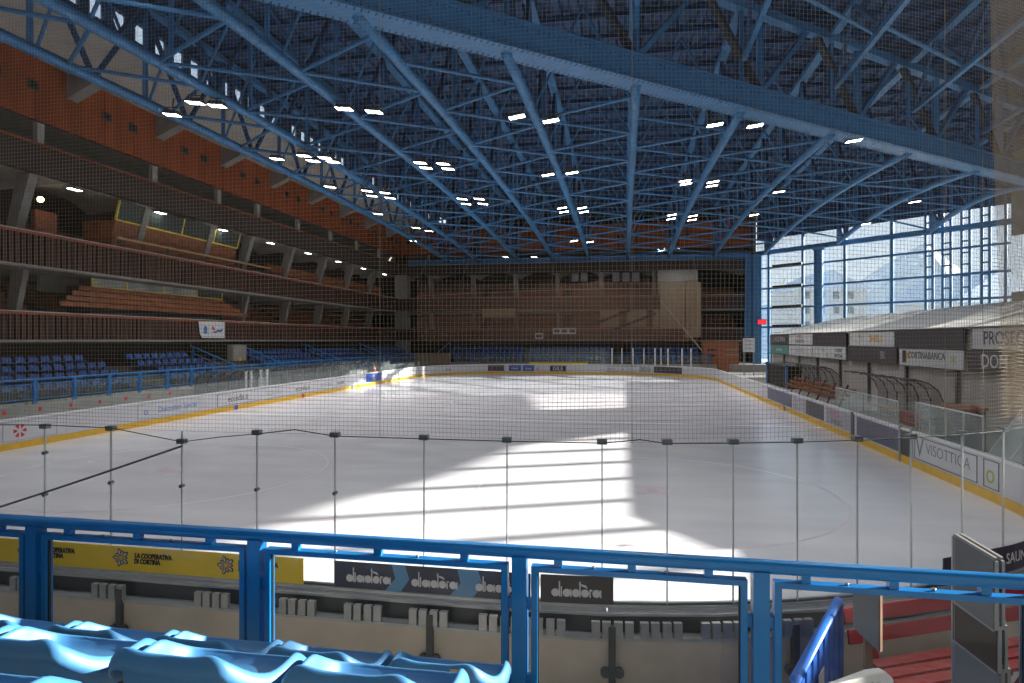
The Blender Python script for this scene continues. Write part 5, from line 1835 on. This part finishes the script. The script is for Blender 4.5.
# ================================================================== SIDE STAND: fence, seats, banner
fe = thing('stand_fence', 'blue tubular fence before the lower seats of the side grandstand', 'fence', (-25.4, 45, 1.08))
y = 15.0
ys2 = []
while y < 76: ys2.append(y); y += 2.0
rod('top_rail', (-25.4, 15, 2.15), (-25.4, 75, 2.15), 0.05, 'rail_blue', fe)
for z in (1.3, 1.95): rod('rail', (-25.4, 15, z), (-25.4, 75, z), 0.03, 'rail_blue', fe)
for y in ys2:
    box('post', -25.45, -25.35, y - 0.09, y + 0.09, 1.08, 2.15, 'rail_blue', fe)
    box('fence_glass', -25.41, -25.39, y + 0.12, y + 1.88, 1.34, 1.93, 'side_glass', fe)
fe = thing('stand_fence', 'blue tubular fence before the seats of the end grandstand', 'fence', (-6, 74.3, 1.08))
rod('top_rail', (-20.4, 74.2, 2.1), (10, 74.2, 2.1), 0.05, 'rail_blue', fe)
x = -20.4
while x <= 10:
    box('post', x - 0.08, x + 0.08, 74.15, 74.25, 1.08, 2.1, 'rail_blue', fe)
    if x < 9: box('fence_glass', x + 0.1, x + 1.9, 74.19, 74.21, 1.2, 2.0, 'side_glass', fe)
    x += 2.0


def seat_mesh():
    mb = MB()
    # pan, waterfall front, curved back shell
    mb.prism([(-0.23, -0.02, 0.42), (0.23, -0.02, 0.42), (0.21, 0.40, 0.45), (-0.21, 0.40, 0.45)], (0, 0, 0), (0, 0, 0.04))
    for (xa, xb, ya, yb) in ((-0.25, -0.12, 0.07, 0.0), (-0.12, 0.12, 0.0, 0.0), (0.12, 0.25, 0.0, 0.07)):
        mb.add([(xa, ya, 0.44), (xb, yb, 0.44), (xb, yb - 0.08, 0.78), (xa, ya - 0.08, 0.73),
                (xa, ya - 0.03, 0.44), (xb, yb - 0.03, 0.44), (xb, yb - 0.11, 0.78), (xa, ya - 0.11, 0.73)],
               [(0, 1, 2, 3), (4, 7, 6, 5), (0, 4, 5, 1), (3, 2, 6, 7), (0, 3, 7, 4), (1, 5, 6, 2)])
    mb.box(-0.04, 0.04, 0.08, 0.16, 0.0, 0.42)
    return mb


sm = seat_mesh()
proto = None
BL = [(17.5, 29.9, 'x'), (32.6, 38.2, 'between the two stair rails'), (44.4, 53.2, 'beyond the white cabinet'), (55.0, 65.5, 'above the second player shelter'), (67.5, 78.5, 'nearest the corner piers')]
LB = ['blue plastic seat in the block before the first stair of the side grandstand', 'blue plastic seat in the block with the stair rail by the pale cabinet', 'blue plastic seat in the block behind the pale cabinet of the side grandstand', 'blue plastic seat in the block behind the second player shelter', 'blue plastic seat in the block by the corner piers']
RW = ['front row ', 'second row ', 'third row ', 'top row ']
steps = thing('seat_steps', 'concrete steps carrying the lower blue seats', 'steps', (-28, 45, 1.08), kind='structure')
rest = MB()
for r in range(4):
    zf = 1.08 + 0.40 * r
    xr = -26.5 - 0.85 * r
    box('step', xr - 0.85, xr, 15, 79.5, 1.0, zf + 0.005, 'dark_concrete', steps)
    box('step', -24, 13, 75.0 + 0.85 * r, 75.85 + 0.85 * r, 1.0, zf + 0.005, 'dark_concrete', steps)
    for b, (ya, yb, _) in enumerate(BL):
        y = ya + (0.35 if r % 2 else 0.0) + 0.3 * (3 - r) * (1 if b in (0, 1) else 0)
        while y < yb + 0.35 * (3 - r):
            if y > 21.0:
                M = Matrix.Translation((xr - 0.55, y, zf)) @ Matrix.Rotation(-math.pi / 2, 4, 'Z')
                if proto is None:
                    s = sm.build('stadium_chair', 'stand_seat_blue', None, M); proto = s
                else:
                    s = link(bpy.data.objects.new('stadium_chair', proto.data), None, M)
                tag(s, RW[r] + LB[b], 'seat', 'lower seats of the side grandstand')
            y += 0.68
    for b, (xa, xb) in enumerate(((-21.6, -12.4), (-11.4, -1.3), (1.0, 8.8))):
        x = xa
        while x < xb:
            M = Matrix.Translation((x, 75.0 + 0.85 * r + 0.55, zf)) @ Matrix.Rotation(math.pi, 4, 'Z')
            if r == 3:
                s = link(bpy.data.objects.new('stadium_chair', proto.data), None, M)
                tag(s, 'blue plastic seat in the top row of the end grandstand', 'seat', 'top row seats of the end grandstand')
            else:
                rest.add([M @ Vector(v) for v in sm.v], sm.f)
            x += 0.68
tag(rest.build('stand_seats', 'stand_seat_blue'), 'lower rows of blue plastic seats in the end grandstand', 'seats', kind='stuff')
for y, lab in ((38.6, 'sloping blue stair rail beside the pale cabinet'), (44.25, 'sloping blue stair rail at the second seat block'), (54.2, 'sloping blue stair rail behind the player shelters'), (66.6, 'sloping blue stair rail by the corner seats')):
    t = thing('stair_rail', lab, 'railing', (-28, y, 1.08))
    rod('handrail', (-26.2, y, 2.1), (-29.8, y, 3.5), 0.05, 'rail_blue', t)
    rod('rail', (-26.2, y, 1.65), (-29.8, y, 3.05), 0.035, 'rail_blue', t)
    for k in range(3):
        x = -26.3 - 1.65 * k
        rod('post', (x, y, 1.08), (x, y, 2.15 + 0.64 * k), 0.04, 'rail_blue', t)
t = thing('stair_rail', 'sloping blue stair rail at the crate in the end grandstand', 'railing', (-22, 76, 1.08))
rod('handrail', (-23.3, 74.8, 2.0), (-22.3, 78, 3.6), 0.05, 'rail_blue', t)
for k in range(3): rod('post', (-23.3 + 0.5 * k, 74.8 + 1.6 * k, 1.08), (-23.3 + 0.5 * k, 74.8 + 1.6 * k, 2.0 + 0.8 * k), 0.04, 'rail_blue', t)
a, b = P(232, 345, X=-29.2), P(245, 361, X=-29.2)
t = thing('electrical_cabinet', 'pale electrical cabinet with a small yellow label between seat blocks', 'cabinet', (-29.3, (a.y + b.y) / 2, 1.08))
box('body', -29.6, -29.1, a.y, b.y, 1.08, a.z, 'stand_concrete', t)
box('door', -29.1, -29.07, a.y + 0.08, b.y - 0.08, 1.6, a.z - 0.1, 'stand_concrete', t)
box('warning_label', -29.07, -29.055, (a.y + b.y) / 2 - 0.15, (a.y + b.y) / 2 + 0.15, 2.2, 2.5, 'ad_ochre', t)
a, b = P(198, 321, X=-29.9), P(224, 338, X=-29.9)
t = thing('banner', 'white banner with blue and red marks hung on the lower balcony front', 'banner', (-29.9, (a.y + b.y) / 2, b.z))
mb = MB()
zt = a.z
mb.prism([(-29.86, a.y, zt), (-29.86, b.y, zt), (-29.86, b.y, b.z), (-29.86, a.y + 0.35, b.z), (-29.86, a.y + 0.15, zt - 0.9)], (-0.01, 0, 0), (0.01, 0, 0))
mb.build('cloth', 'grey_white', t)
L_ = b.y - a.y
for (u, v, w, h, m) in ((0.18, 0.35, 0.14, 0.4, 'ad_skyblue'), (0.22, 0.28, 0.06, 0.25, 'ad_blue'), (0.50, 0.3, 0.07, 0.16, 'ad_red'), (0.55, 0.4, 0.05, 0.14, 'ad_red'), (0.68, 0.5, 0.2, 0.12, 'ad_blue'), (0.84, 0.42, 0.08, 0.14, 'ad_skyblue'), (0.55, 0.6, 0.14, 0.08, 'ad_blue')):
    y = a.y + L_ * u; z = zt - (zt - b.z) * v
    box('print_mark', -29.85, -29.84, y, y + L_ * w, z - (zt - b.z) * h, z, m, t)
for (px0, px1, py0, py1, lab) in ((535, 543, 333, 339, 'small white square sign on the lower balcony front of the end grandstand'), (553, 576, 328, 334, 'wide white sign with dark lettering on the end balcony front')):
    a, b = P(px0, py0, Y=79.7), P(px1, py1, Y=79.7)
    t = thing('balcony_sign', lab, 'sign', ((a.x + b.x) / 2, 79.7, b.z))
    box('board', a.x, b.x, 79.7, 79.76, b.z, a.z, 'grey_white', t)
    n = 3 if px1 - px0 > 12 else 1
    for k in range(n):
        w = (b.x - a.x) / n
        box('print_mark', a.x + w * k + 0.15, a.x + w * (k + 1) - 0.15, 79.68, 79.7, b.z + 0.2, a.z - 0.2, 'ad_navy', t)
a, b = P(482, 309, Y=79.4), P(515, 317, Y=79.4)
t = thing('wall_board', 'plain tan board hung in the middle tier of the end grandstand', 'board', ((a.x + b.x) / 2, 79.5, b.z))
box('sheet', a.x, b.x, 79.5, 79.56, b.z, a.z, 'crate', t); box('batten', a.x, b.x, 79.46, 79.5, a.z - 0.12, a.z, 'tan_wood', t)
for k, px in enumerate((616, 626, 636, 575, 584)):
    a = P(px, 277, Y=84)
    t = thing('wall_poster', 'pale upright poster on the dark upper wall of the end grandstand', 'poster', (a.x, 84, a.z), 'posters in the upper tier')
    box('sheet', a.x - 0.45, a.x + 0.45, 84, 84.05, a.z - 0.6, a.z + 0.6, 'board_grey', t)
    box('frame', a.x - 0.5, a.x + 0.5, 84.05, 84.1, a.z - 0.65, a.z + 0.65, 'dark_metal', t)
